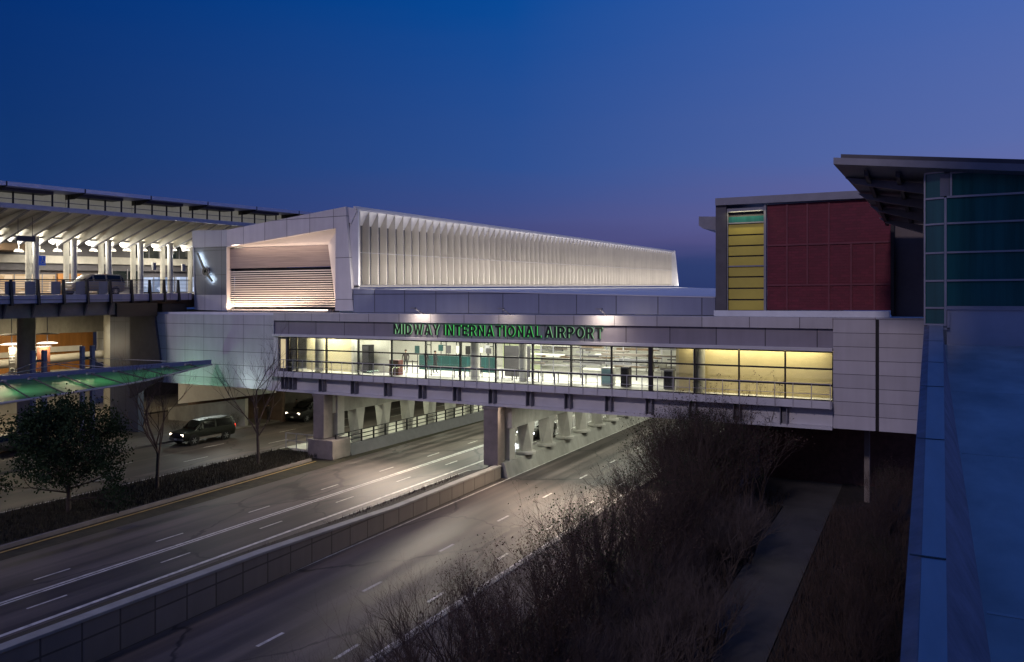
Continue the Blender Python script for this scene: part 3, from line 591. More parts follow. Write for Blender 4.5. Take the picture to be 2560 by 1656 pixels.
# near corner flange and far end
b=MB().prism([(-41.44,50.3,19.6),(-40.40,50.3,19.4),(-40.36,50.3,13.05),(-40.66,50.3,11.12),(-41.3,50.3,11.12)],(0,.18,0)); put('corner_flange',b,M['clad_plain'],hl)
b=MB().prism([(-41.4,142,hz(142,19.55)),(-40.2,142,hz(142,19.55)),(-39.6,142,hz(142,13.0)),(-41.4,142,hz(142,13.0))],(0,.3,0)); put('far_flange',b,M['clad_plain'],hl)
b=MB().hexa([(-54.9,50.31,18.0),(XO-.26,50.31,19.3),(XO-.26,142,hz(142,19.3)),(-54.9,142,hz(142,18.0))],[(-54.9,50.31,18.25),(XO-.26,50.31,19.52),(XO-.26,142,hz(142,19.5)),(-54.9,142,hz(142,18.25))]); put('roof',b,M['roofw'],hl)
l=area('fin_uplight',(0,0,0),(0,0,1),.3,96,4200,(1,.92,.82))
ld=Vector((0,math.cos(math.atan(sl)),math.sin(math.atan(sl)))); le=Vector((-.88,0,.47)); le=(le-ld*le.dot(ld)).normalized(); lx=ld.cross(-le); lc=Vector((XO+2.3,97,hz(97,13.30)))
l.matrix_world=Matrix(((lx.x,ld.x,-le.x,lc.x),(lx.y,ld.y,-le.y,lc.y),(lx.z,ld.z,-le.z,lc.z),(0,0,0,1)))
# podium in front of the fins
pd=thing('podium','low roof podium, its shade coloured blue grey, between the bridge roof and the fins','building',(-26,50,11))
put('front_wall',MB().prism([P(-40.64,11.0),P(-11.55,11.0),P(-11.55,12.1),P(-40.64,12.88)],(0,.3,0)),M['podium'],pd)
put('edge_trim',MB().prism([P(-40.6,12.89,49.95),P(-11.55,12.11,49.95),P(-11.55,12.16,49.95),P(-40.6,12.95,49.95)],(0,.3,0)),M['clad_plain'],pd)
put('roof',MB().hexa([(-41.2,50.31,12.6),(-11.55,50.31,11.9),(-11.55,145,13.3),(-41.2,145,14.4)],[(-41.2,50.31,12.92),(-11.55,50.31,12.13),(-11.55,145,13.5),(-41.2,145,14.62)]),M['roofw'],pd)
# clock pylon
py=thing('clock_pylon','leaning grey pylon with a dark recessed panel carrying a clock','tower',(-57,50,11))
pym=panel_mat('pylon_panel',(.42,.43,.47),2.1,4.2,.025,x0=1.42,z0=0); b=MB().prism([P(-59.41,18.41),P(-54.96,18.29),P(-55.14+.18,16.76),P(-59.31,16.86)],(0,.9,0)); put('upper_wall',b,pym,py); b=MB().prism([P(-59.13,12.48),P(-54.96,12.46),P(-54.96,11.06),P(-59.09,11.11)],(0,.9,0)); put('lower_wall',b,pym,py)
put('dark_panel',MB().prism([P(-59.31,16.855,50.1),P(-54.97,16.755,50.1),P(-54.97,12.465,50.1),P(-59.13,12.485,50.1)],(0,.8,0)),panel_mat('pylon_dark',(.09,.105,.13),2.1,2.2,.025,x0=1.42,z0=1.1),py)
put('side',MB().prism([P(-59.43,18.41,50.02),P(-59.10,11.11,50.02),P(-59.06,11.11,50.02),P(-59.36,18.41,50.02)],(0,.85,0)),M['clad_plain'],py)
ck=thing('wall_clock','large bare clock with two black hands in a white glow on dark panel','clock',(-57.53,49.88,14.62))
def hand(nm,x,z,wd):
    d=Vector((x+57.53,0,z-14.62)); L=d.length; d.normalize(); n=Vector((-d.z,0,d.x))
    c=Vector((-57.53,49.82,14.62)); a=c-d*.15; e=c+d*L
    h=put(nm,MB().prism([a+n*wd,e+n*wd*.7,e-n*wd*.7,a-n*wd],(0,.06,0)),M['dark'],ck)
    put('led_strip',MB().prism([a+n*wd*.55+Vector((0,.062,0)),e+n*wd*.4+Vector((0,.062,0)),e-n*wd*.4+Vector((0,.062,0)),a-n*wd*.55+Vector((0,.062,0))],(0,.02,0)),M['ledwhite'],h)
hand('minute_hand',-58.5,16.3,.13); hand('hour_hand',-56.6,13.7,.13)
put('hub',MB().tube((-57.53,49.84,14.62),(-57.53,50.09,14.62),.36,n=24),M['dark'],ck,smooth=40)
put('hub_ring',MB().lathe((0,0,0),[(.40,-.02),(.47,-.02),(.47,.02),(.40,.02),(.40,-.02)],28),M['grey'],ck,world=False).rotation_euler=(R(90),0,0)
def glow(x,z,L,p):
    d=Vector((x+57.53,0,z-14.62)).normalized(); o=area('clock_glow',(0,0,0),(0,1,0),L,.5,p,(.75,.88,1))
    Z_=Vector((0,-1,0)); Y_=Z_.cross(d); c=Vector((-57.53,49.90,14.62))+d*(L/2+.2)-Vector((.10,0,0))
    o.matrix_world=Matrix(((d.x,Y_.x,Z_.x,c.x),(d.y,Y_.y,Z_.y,c.y),(d.z,Y_.z,Z_.z,c.z),(0,0,0,1)))
glow(-58.5,16.3,1.75,40); glow(-56.6,13.7,1.1,27)

# ------------------------------------------------------------------ elevated roadway on the left
er=thing('elevated_roadway','elevated concrete roadway with a pale fascia and dark girder at the left','bridge',(-65,30,10.6))
ds=.022
def dz(y,z): return z+(y-33)*ds
def ybox(x0,x1,y0,y1,z0,z1): return MB().hexa([(x0,y0,dz(y0,z0)),(x1,y0,dz(y0,z0)),(x1,y1,dz(y1,z0)),(x0,y1,dz(y1,z0))],[(x0,y0,dz(y0,z1)),(x1,y0,dz(y0,z1)),(x1,y1,dz(y1,z1)),(x0,y1,dz(y1,z1))])
put('deck',ybox(-90,-59.31,10,95,11.75,12.22),M['road'],er)
fsc=ybox(-59.3,-59.0,10,49.6,11.68,12.30); put('fascia',fsc,panel_mat('fascia_panel',(.36,.35,.45),1.95,3,.03),er)
put('girder',ybox(-60.1,-59.6,10,42.4,10.58,11.745),M['concd'],er)
for k in range(15):
    y=12.3+k*2.1; put('bracket',MB().prism([(-59.59,y,dz(y,11.7)),(-59.05,y,dz(y,11.7)),(-59.5,y,dz(y,10.75)),(-59.59,y,dz(y,10.6))],(0,.12,0)),M['dgrey'],er)
put('underside_beam',ybox(-86,-60.12,14,62,10.95,11.745),M['woodd'],er)
put('end_block',MB().box(-60.2,-59.4,42.41,46.3,10.6,11.75).box(-61.5,-59.5,46.9,49.5,10.9,11.7),M['dark'],er)
rg=thing('roadway_railing','dark slatted railing with leaning posts along the elevated roadway','railing',(-59,33,12.3))
for k in range(9):
    z=12.42+k*.125; put('rail',ybox(-59.16,-59.13,10,49.5,z,z+(.045 if k<8 else .09)),M['grey'] if k<8 else M['dark'],rg)
ys=[12+2.02*k for k in range(11)]+[33.64,35.62,37.59,39.55,41.55,43.51,45.26,46.72,48.2]
for y in ys:
    z=dz(y,0); put('post',MB().hexa([(-59.2,y-.09,z+11.55),(-58.8,y-.09,z+11.55),(-58.8,y+.09,z+11.55),(-59.2,y+.09,z+11.55)],[(-59.12,y-.09,z+13.5),(-59.0,y-.09,z+13.5),(-59.0,y+.09,z+13.5),(-59.12,y+.09,z+13.5)]),M['dark'],rg)
for y in ys[9:15]: put('infill_panel',ybox(-59.125,-59.1,y+1.05,y+1.8,12.32,13.3),M['grey'],rg)

# ------------------------------------------------------------------ terminal with ribbed canopy
tm=thing('terminal_building','brightly lit terminal with white ribbed canopy and stepped flat roof at the left','building',(-75,45,12.3))
rs=.0314
def rz_(y,z): return z+(y-37.86)*rs
def rbox(x0,x1,y0,y1,z0,z1,f=rz_): return MB().hexa([(x0,y0,f(y0,z0)),(x1,y0,f(y0,z0)),(x1,y1,f(y1,z0)),(x0,y1,f(y1,z0))],[(x0,y0,f(y0,z1)),(x1,y0,f(y0,z1)),(x1,y1,f(y1,z1)),(x0,y1,f(y1,z1))])
jy=[17.5,24.5,31.5,38.4,45.36,52.3,59.31,66.3,73.25,80.2]
for y0,y1 in zip(jy,jy[1:]):
    put('roof_bay',rbox(-90,-68,y0+.06,y1-.06,21.62,21.97),M['lav'],tm)
    put('roof_end_beam',MB().prism([(-67.98,y1-.05,rz_(y1,21.98)),(-67.98,y1-.05,rz_(y1,21.6)),(-69.6,y1-.05,rz_(y1,21.15)),(-71.5,y1-.05,rz_(y1,21.15)),(-71.5,y1-.05,rz_(y1,21.61))],(0,.1,0)),M['dark'],tm)
    put('soffit_panel',rbox(-71.4,-69.2,y0+.3,y1-2.2,21.35,21.6),M['dgrey'],tm)
    put('clerestory_glass',rbox(-71.0,-70.9,y0+.05,y1-.05,20.0,21.6),mat('clerestory_lit',(.42,.42,.40),.4,emit=(.55,.52,.42),es=.18) if y0==jy[0] else bpy.data.materials['clerestory_lit'],tm)
    for f in (.25,.5,.75,.97):
        y=y0+(y1-y0)*f; put('clerestory_post',rbox(-70.2,-70.08,y-.06,y+.06,19.95,21.5),M['dark'],tm)
    put('clerestory_rail',rbox(-70.2,-70.1,y0,y1,20.75,20.8),M['grey'],tm)
cs=.0262
def cz_(y,z): return z+(y-38)*cs
put('canopy_roof',MB().hexa([(-73.2,15,cz_(15,18.1)),(-65.2,15,cz_(15,19.62)),(-65.2,72,cz_(72,19.62)),(-73.2,72,cz_(72,18.1))],[(-73.2,15,cz_(15,18.2)),(-65.2,15,cz_(15,19.72)),(-65.2,72,cz_(72,19.72)),(-73.2,72,cz_(72,18.2))]),mat('canopy_white',(.60,.57,.50),.6,var=.08),tm)
put('canopy_edge',rbox(-65.2,-65.0,15,72,19.45,19.75,cz_),M['alu'],tm)
put('gutter',rbox(-70.4,-65.2,15,72,19.76,19.86,cz_),M['alu'],tm)
put('upper_wall',rbox(-71.2,-71.02,15,73,18.3,20.2,cz_),M['white'],tm)
rbm=mat('rib_white',(.60,.57,.50),.55,var=.1)
for k in range(26):
    y=22.5+k*1.78
    put('rib',MB().prism([(-65.25,y,cz_(y,19.6)),(-65.25,y,cz_(y,19.42)),(-72.7,y,cz_(y,16.95)),(-73.15,y,cz_(y,17.75)),(-73.15,y,cz_(y,18.09))],(0,.14,0)),rbm,tm)
    put('rib_flange',MB().prism([(-65.25,y-.05,cz_(y,19.415)),(-65.25,y-.05,cz_(y,19.36)),(-72.7,y-.05,cz_(y,16.89)),(-72.7,y-.05,cz_(y,16.945))],(0,.24,0)),M['grey'],tm)
for i in range(9):
    y=32.4+3.62*i
    put('column',MB().tube((-72,y,dz(y,12.22)),(-72,y,cz_(y,17.75)),.27,n=16),M['white'],tm,smooth=40)
    y2=33.7+3.75*i
    put('column',MB().tube((-76,y2,dz(y2,12.22)),(-76,y2,cz_(y2,17.9)),.27,n=16),M['conclight'],tm,smooth=40)
put('ceiling',rbox(-90,-73.3,15,80,18.3,18.4,cz_),M['white'],tm)
put('tie_beam',rbox(-76.2,-75.9,15,72,17.6,17.8,cz_),M['alu'],tm); put('tie_beam',rbox(-72.15,-71.9,15,72,17.55,17.72,cz_),M['alu'],tm)
# back wall
put('back_wall',rbox(-86.4,-86,15,90,12.2,18.3,cz_),M['dgrey'],tm)
put('frieze',rbox(-86.0,-85.7,38,82,15.75,16.6,cz_),M['conclight'],tm); put('frieze',rbox(-86.0,-85.6,38,82,14.95,15.3,cz_),M['dgrey'],tm)
put('dark_soffit',rbox(-86,-82,38,49.8,16.9,17.6,cz_),M['woodd'],tm)
lw1=lit_window('shop_warm',(.55,.34,.16),(.95,.72,.48),1.0,(.6,.6,.9)); lw2=lit_window('shop_blue',(.20,.27,.42),(.62,.72,.95),1.1,(.7,.7,1.1)); lw3=lit_window('shop_dark',(.02,.03,.03),(.16,.15,.12),.6,(.8,.8,.8))
for y0,y1,m in ((39.5,47.3,'wood'),(53.8,56.6,'wood'),(58.9,60.3,'wood')): put('timber_wall',rbox(-85.95,-85.5,y0,y1,12.2,14.6,cz_),M['wood'],tm)
for y0,y1,z0,z1,m in ((47.6,53.6,12.4,14.5,lw1),(56.8,58.8,12.4,14.4,lw1),(60.5,64.5,13.0,15.2,lw3),(64.7,69.2,12.4,14.2,lw2),(69.5,74.5,12.3,14.25,lw2),(75,82,12.3,14.25,lw2),(64.0,82,16.6,17.9,lw3)):
    f=put('shop_window',rbox(-85.75,-85.62,y0,y1,z0,z1,cz_),m,tm)
    g=MB()
    n=max(2,int((y1-y0)/1.4))
    for i in range(n+1):
        y=y0+(y1-y0)*i/n; g.box(-85.61,-85.54,y-.04,y+.04,cz_(y,z0),cz_(y,z1))
    put('window_frame',g,M['grey'],f)
# lamps under the canopy
pend=None
names=['nearest the frame edge','second from the frame edge','third along the row','fourth along the row','fifth along the row','sixth along the row','seventh along the row','eighth along the row','ninth along the row','tenth along the row','last before the pylon']
for k,(y,z) in enumerate([(42.87,17.15),(44.83,17.28),(46.54,17.39),(48.52,17.52),(50.25,17.63),(52.28,17.76),(53.98,17.87),(55.98,18.0),(57.67,18.11),(59.74,18.25),(61.45,18.36)]):
    z-=.55
    lab=f'white twin disc pendant lamp under the ribbed canopy, {names[k]}'
    if pend is None:
        pend=thing('pendant_lamp',lab,'lamp',(-74,y,z),group='pendant lamps under the ribbed canopy')
        put('rod',MB().tube((-74,y,z),(-74,y,z+.95),.045,n=8),M['white'],pend)
        for s in (-.24,.24): put('disc',MB().lathe((-74,y+s,z-.12),[(0,.16),(.12,.16),(.19,.07),(.19,0),(0,0)],16),M['lampdisc'],pend)
        put('crossbar',MB().box(-74.03,-73.97,y-.3,y+.3,z+.08,z+.14),M['white'],pend)
    else: dup(pend,(-74,y,z),None,lab)
gl=None
for k,(y,z) in enumerate([(41.8,18.0),(45.72,18.0),(49.44,18.1),(53.24,18.1),(57.02,18.25),(61.07,18.35)]):
    z-=.25
    lab=f'bright round uplight on the canopy beam, {["first at the frame edge","second","third","fourth","fifth","last beside the pylon"][k]} of the row'
    if gl is None:
        gl=thing('uplight_lamp',lab,'lamp',(-73.6,y,z),group='round uplights on the canopy beam')
        put('globe',MB().lathe((-73.6,y,z),[(0,-.32),(.2,-.25),(.3,-.1),(.32,.05),(.25,.22),(0,.3)],16),M['lampw'],gl,smooth=60)
        put('bracket',MB().box(-73.65,-73.3,y-.05,y+.05,z-.38,z-.31),M['white'],gl)
    else: dup(gl,(-73.6,y,z),None,lab)
    point('canopy_glow',(-73.0,y+.4,z-.5),180,(1,.96,.84),.3)
for y in (28,34): point('canopy_glow',(-73,y,17.2),75,(1,.94,.78),.3)
for y in (30,42,54,66): areaxy('terminal_ceiling_light',(-80,y,cz_(y,18.25)),(0,0,0),5,6,2000,(1,.92,.76))
areaxy('canopy_wash',(-73.5,46,17.0),(0,R(232),0),.3,46,3000,(1,.96,.86))
hs=thing('hanging_sign','dark unlit sign panel hanging on two rods from the ribbed canopy','sign',(-67,39.2,17.2))
put('panel',MB().box(-67.1,-66.9,38.55,40.15,16.95,17.42),M['dgrey'],hs)
for y in (38.75,39.95): put('rod',MB().box(-67.02,-66.98,y-.02,y+.02,17.42,cz_(y,19.0)),M['dgrey'],hs)
ws=thing('wheelchair_sign','blue wheelchair parking sign on the white canopy column','sign',(-71.6,43.5,15.7))
put('panel',MB().box(-71.72,-71.68,43.35,43.95,15.2,16.1),mat('signblue',(.02,.06,.35),.5,emit=(.02,.06,.35),es=.5),ws)
s=MB(); s.lathe((0,0,0),[(.13,-.01),(.17,-.01),(.17,.01),(.13,.01),(.13,-.01)],16)
o=put('wheel_mark',s,M['white'],ws,world=False); o.rotation_euler=(0,R(90),0); o.location=(-.06,.17,-.18)
put('figure_mark',MB().box(-71.67,-71.66,43.62,43.68,15.55,15.85).box(-71.67,-71.66,43.62,43.84,15.55,15.6).box(-71.67,-71.66,43.8,43.85,15.35,15.55).lathe((-71.665,43.65,15.88),[(0,0),(.05,.02),(.05,.08),(0,.1)],8),M['white'],ws)
# column boxes and small signs
for y,lab in ((55.2,'small white box fixed to a canopy column left of the shop lights'),(58.9,'small white box on the canopy column nearest the pylon')):
    t=thing('junction_box',lab,'box',(-71.6,y,15.5)); put('case',MB().box(-71.7,-71.5,y,y+.4,15.2,16.0),M['white'],t,bevel=.03); put('lid',MB().box(-71.5,-71.47,y+.04,y+.36,15.25,15.95),M['alu'],t)

# ------------------------------------------------------------------ lower arrivals level
al=thing('arrivals_hall','dim arrivals hall with timber walls under the elevated roadway','building',(-84,48,0))
put('concrete_band',MB().box(-84.3,-84,30,75,8.4,10.9),M['conc'],al); put('timber_wall',MB().box(-84.3,-84.02,30,57,4.4,8.397),M['wood'],al); put('base_wall',MB().box(-84.3,-83.98,30,57,.15,4.397),M['conclight'],al)
put('white_stripe',MB().box(-84.0,-83.9,50.2,55.6,6.35,6.95),M['white'],al); put('white_stripe',MB().box(-84.0,-83.9,44,48.6,6.05,6.6),M['conclight'],al)
put('pale_panel',MB().box(-84.0,-83.7,57.4,62.0,4.9,8.45),panel_mat('pale_panel',(.55,.55,.52),1.7,1.9,.02),al)
put('dark_recess',MB().box(-84.3,-84.02,62.05,75,.15,8.397),M['dgrey'],al)
for (x,y,r) in ((-70,41.2,.72),(-80,56.4,.75),(-81,38,.7)):
    put('column',MB().tube((x,y,.14),(x,y,10.9),r,n=24),M['conc'],al,smooth=40)
for k,(x,y) in enumerate(((-72.2,41.2),(-71.5,44.0),(-83,44.5))):
    t=thing('disc_lamp',['glowing disc lamp over the long city banner','glowing disc lamp beside the round column over the orange banner','glowing disc lamp hidden deep in the arrivals hall behind the round column'][k],'lamp',(x,y,8.1),group='disc lamps in the arrivals hall')
    put('disc',MB().lathe((x,y,8.0),[(0,.14),(.5,.14),(.85,.05),(.85,0),(0,-.02)],20),M['lampdisc'],t); put('rod',MB().tube((x,y,8.14),(x,y,10.9),.04),M['grey'],t); put('shade',MB().lathe((x,y,8.9),[(0,.12),(.4,.1),(1.0,0),(1.0,-.04)],20),M['dgrey'],t)
    point('arrivals_glow',(x+.5,y-.3,7.6),170,(1,.86,.6),.2)
bn=thing('city_banner','tall pale banner with white city name beside the round column','banner',(-72,41.2,6))
put('cloth',MB().prism([(-72.0,40.85,4.0),(-72.0,41.55,4.0),(-72.0,41.55,7.8),(-72.0,40.85,7.8)],(-.03,0,0)),mat('banner',(.30,.27,.24),.7,var=.5,scale=1.2),bn)
put('pole',MB().tube((-72.05,41.2,3.5),(-72.05,41.2,8),.04),M['grey'],bn)
for i,ch in enumerate('CHICAGO'):
    cu=bpy.data.curves.new('letter','FONT'); cu.body=ch; cu.size=.62; cu.extrude=.012; cu.offset=.012
    o=bpy.data.objects.new('letter',cu); col.objects.link(o)
    me=bpy.data.meshes.new_from_object(o.evaluated_get(bpy.context.evaluated_depsgraph_get())); bpy.data.objects.remove(o)
    for v in me.vertices: v.co=(v.co.z+.05,.05+v.co.y-.36,.0-v.co.x+1.55-i*.52)
    me.materials.clear(); me.materials.append(M['white'])
    o=bpy.data.objects.new('letter',me); col.objects.link(o); o.parent=bn
bn2=thing('orange_banner','orange banner hanging right of the round column','banner',(-71.5,43.6,6.5))
put('cloth',MB().box(-71.6,-71.55,43.1,44.3,5.0,7.7),mat('banner_orange',(.30,.10,.05),.7,var=.7,scale=.9),bn2); put('bar',MB().box(-71.64,-71.52,43.0,44.4,7.7,7.78),M['grey'],bn2)
spot('arrivals_spot',(-80.5,59.5,9.8),(-83.8,60.3,7.2),420,(1,.97,.9),75,.9,.1)
spot('arrivals_spot',(-76.8,55.0,9.9),(-80,56.2,7.0),260,(1,.95,.8),70,.9,.1)
for y in (42,50): areaxy('arrivals_light',(-77,y,10.85),(0,0,0),3,3,620,(1,.82,.52))
o=put('duct',MB().tube((-81,44,5.6),(-81,56,6.0),.45,n=16),M['conclight'],smooth=40); tag(o,'fat pale pipe lying across the arrivals hall behind the masts','pipe')
# cable-stayed green glass canopy
gc=thing('glass_canopy','long green glass wing canopy beside the road, held by cables from masts','canopy',(-56,30,5))
ny=16; g=MB(); far=[];near=[]
for i in range(ny+1):
    t=i/ny; far.append(tuple(Vector((-62.8,18,5.85)).lerp(Vector((-52.2,45.7,6.70)),t)))
    near.append(tuple(Vector((-49.2,12,4.95)).lerp(Vector((-48.6,36.4,6.15)),t/.72) if t<=.72 else Vector((-48.6,36.4,6.15)).lerp(Vector((-51.95,45.7,6.62)),(t-.72)/.28)))
for i in range(ny): g.hexa([far[i],near[i],near[i+1],far[i+1]],[(p[0],p[1],p[2]+.05) for p in (far[i],near[i],near[i+1],far[i+1])])
put('glass_roof',g,M['canglass'],gc)
g=MB()
for i in range(ny): g.hexa([(far[i][0]-.15,far[i][1],far[i][2]-.1),(far[i][0]+.2,far[i][1],far[i][2]-.1),(far[i+1][0]+.2,far[i+1][1],far[i+1][2]-.1),(far[i+1][0]-.15,far[i+1][1],far[i+1][2]-.1)],[(far[i][0]-.15,far[i][1],far[i][2]+.35),(far[i][0]+.2,far[i][1],far[i][2]+.35),(far[i+1][0]+.2,far[i+1][1],far[i+1][2]+.35),(far[i+1][0]-.15,far[i+1][1],far[i+1][2]+.35)])
put('ridge_beam',g,mat('blue_steel',(.16,.18,.30),.45,var=.1),gc)
for i in range(0,ny):
    a,b_=Vector(far[i]),Vector(near[i])
    put('purlin',MB().tube(a+Vector((.2,0,.13)),b_+Vector((0,0,.1)),.06,.045,n=6),M['dgrey'],gc)
    q=a.lerp(b_,.14); put('fitting',MB().box(q.x-.1,q.x+.1,q.y-.3,q.y+.3,q.z+.08,q.z+.22),M['alu'],gc)
g=MB()
for i in range(ny): g.tube(Vector(near[i])+Vector((0,0,.05)),Vector(near[i+1])+Vector((0,0,.05)),.07,n=6)
put('edge_tube',g,M['alu'],gc)
for k,(y0,y1,zt) in enumerate(((37.0,37.9,8.0),(41.1,42.0,8.15),(28,28.9,7.8))):
    t=thing('canopy_mast',['twin blue steel canopy mast between the round column and the glass canopy','twin blue steel canopy mast in front of the pale lit panel','twin blue steel canopy mast at the far left'][k],'mast',(-62,y0,0),group='masts of the glass canopy')
    for y in (y0,y1): put('post',MB().box(-62.16,-61.84,y-.14,y+.14,.14,zt),bpy.data.materials['blue_steel'],t)
    put('spreader',MB().box(-62.08,-61.92,y0,y1,7.05,7.25).box(-62.08,-61.92,y0,y1,6.1,6.3),M['dark'],t)
    for fi in (min(ny-1,4+4*(2-k) if k<2 else 4),min(ny-1,(8,12,2)[k]),min(ny-1,(11,15,6)[k])):
        put('cable',MB().tube((-62,(y0+y1)/2,7.15),Vector(far[fi])+Vector((0,0,.3)),.028,n=5),M['alu'],t)
for x,y,c,p in ((-53.5,20,(.9,1,.6),45),(-52.8,25,(.8,1,.75),40),(-52,30,(.6,1,.6),55),(-51.5,35,(.45,1,.5),60),(-51.2,39.5,(.6,1,.7),32)):
    areaxy('canopy_green_light',(x,y,4.3),(R(180),0,0),.8,1.6,p,c)
spot('wall_green_light',(-55.5,43.2,3.3),(-54.2,46.4,5.7),520,(.46,1,.56),110,1,.1)
spot('wall_white_light',(-49.0,44.4,4.2),(-48.0,46.4,6.4),240,(.8,1,.9),90,1,.1)

# ------------------------------------------------------------------ right side: brick block, glass block, roof
bk=thing('brick_block','dark red brick building with a tall yellow window on the right','building',(-6,49,11))
put('brick_wall',MB().box(-8.2,-1.47,49.0,49.4,11.36,17.72),M['brick'],bk)
fr=MB()
for x,z0,z1 in ((-7.05,11.36,17.7),(-5.9,12.9,17.7),(-4.72,11.36,17.7),(-3.52,11.36,15.22),(-2.3,11.36,15.22)): fr.box(x-.05,x+.05,48.94,48.999,z0,z1)
for z in (15.25,12.85): fr.box(-8.2,-1.47,48.93,48.999,z-.05,z+.05)
put('wall_frame',fr,M['brickframe'],bk)
put('corner_pier',MB().box(-11.27,-10.62,48.9,56,11.2,17.82),M['dgrey'],bk)
put('roof_fascia',MB().prism([(-11.25,48.7,17.83),(-1.0,48.7,17.75),(-1.0,48.7,18.2),(-11.25,48.7,18.27)],(0,9,0)),M['grey'],bk)
put('side_canopy',MB().prism([(-12.45,49.4,17.27),(-11.28,49.4,17.2),(-11.28,49.4,16.34),(-12.2,49.4,16.5),(-12.45,49.4,16.7)],(0,4,0)),M['grey'],bk)
zs=[11.36,12.12,12.77,13.46,14.07]; wn=put('yellow_window',MB().box(-10.58,-10.53,48.9,49.2,11.3,17.6).box(-8.38,-8.24,48.9,49.2,11.3,17.72).box(-10.52,-8.39,48.9,49.2,17.37,17.6),M['grey'],bk)
rows=[11.30,11.98,12.68,13.38,14.04,14.66,15.30,15.96,16.66]
for z0,z1 in zip(rows,rows[1:]): put('pane',MB().box(-10.52,-8.39,49.08,49.12,z0+.045,z1-.045),M['yellow'],wn)
put('pane',MB().box(-10.52,-8.39,49.08,49.12,16.75,17.1),M['gdark'],wn)
put('bars',MB().box(-10.52,-8.39,49.0,49.13,16.66,16.74).box(-10.52,-8.39,49.0,49.13,14.0,14.08),M['grey'],wn)
put('window_back',MB().box(-10.6,-8.3,49.2,49.3,11.3,17.6),M['dgrey'],bk)
put('brown_wall',MB().box(-1.45,.6,49.5,49.9,11.0,17.6),M['brown'],bk)
put('recess_side',MB().box(-1.47,-1.3,49.05,49.5,11.1,17.6),M['dark'],bk)
put('plinth',MB().box(-11.3,-1.5,48.55,48.97,10.96,11.32),M['roofw'],bk)
areaxy('yellow_window_light',(-9.45,48.75,17.45),(R(-8),0,0),1.9,.12,22,(1,.9,.5))

gb=thing('glass_block','dark teal glazed building with pale horizontal bars and overhanging roof','building',(1,36,10))
YG=36
put('glazing',MB().box(.95,9,YG,YG+.06,11.6,17.0),M['gdark'],gb)
put('corner_glazing',MB().prism([(.20,YG+.25,10.95),(.88,YG+.02,10.95),(.88,YG+.02,17.1),(.20,YG+.25,17.1)],(0,.06,0)),M['gdark'],gb)
br_=MB(); z_=[11.62,12.70,13.83,15.0,16.05,17.03]
put('glazing_bars',MB().box(.96,9,YG-.08,YG-.001,11.55,11.68).box(.96,9,YG-.08,YG-.001,12.67,12.74).box(.96,9,YG-.08,YG-.001,13.80,13.87).box(.96,9,YG-.08,YG-.001,14.97,15.04).box(.96,9,YG-.08,YG-.001,16.03,16.11).box(1.08,9,YG-.08,YG-.001,17.0,17.08),M['alu'],gb)
for z in (10.92,11.6,12.70,13.83,15.0,16.05,17.1): put('corner_bar',MB().prism([(.16,YG+.2,z-.03),(.86,YG-.05,z-.03),(.86,YG-.05,z+.04),(.16,YG+.2,z+.04)],(0,.04,0)),M['alu'],gb)
put('corner_mullion',MB().box(.87,.95,YG-.1,YG+.05,10.88,16.05),M['alu'],gb); put('corner_mullion',MB().box(.14,.2,YG+.18,YG+.3,10.9,17.1),M['alu'],gb)
put('upper_panel',MB().box(.72,1.06,YG-.05,YG-.002,16.12,17.02),M['grey'],gb)
put('mid_mullion',MB().box(1.07,1.14,YG-.1,YG-.082,16.1,17.05),M['alu'],gb)
put('downpipe',MB().box(.97,1.06,YG-.13,YG-.02,10.75,11.5).box(.8,1.06,YG-.13,YG-.02,10.72,10.8),M['alu'],gb)
put('base_wall',MB().box(.96,9,YG+.01,YG+.4,9.6,11.54),mat('pale_blue_wall',(.42,.45,.52),.5,var=.12,scale=.6),gb)
put('side_wall',MB().box(.22,.4,YG+.35,49,9.6,16.6),M['dgrey'],gb)
def rf(x): return 17.93-(x+3.23)*.122
put('roof_slab',MB().hexa([(-3.23,YG-.6,rf(-3.23)-.28),(9,YG-.6,rf(9)-.28),(9,48,rf(9)-.9),(-1.6,48,16.2)],[(-3.23,YG-.6,rf(-3.23)),(9,YG-.6,rf(9)),(9,48,rf(9)-.5),(-1.6,48,16.45)]),M['grey'],gb)
put('roof_top',MB().prism([(-2.95,YG-.5,rf(-2.95)+.002),(9,YG-.5,rf(9)+.002),(9,YG-.5,rf(9)+.21),(-2.95,YG-.5,rf(-2.95)+.17)],(0,5,0)),M['dgrey'],gb)
for y,xl,zl,zr in ((37.6,-2.95,17.38,16.88),(40.4,-2.6,17.0,16.55),(43.2,-2.25,16.7,16.2),(46,-1.95,16.35,15.85)):
    put('canopy_beam',MB().prism([(xl,y,zl),(.14,y,zr),(.14,y,zr-.42),(xl+.35,y,zl-.3)],(0,.28,0)),M['grey'],gb)
for x in (-2.1,-.9): put('canopy_purlin',MB().prism([(x,36.2,rf(x)-.30),(x+.16,36.2,rf(x)-.32),(x+.16,36.2,rf(x)-.62),(x,36.2,rf(x)-.6)],(.45,11,-1.2)),M['dgrey'],gb)

rf_=thing('parapet_roof','blue grey flat roof with a broad coping running away in the foreground','building',(0,20,9))
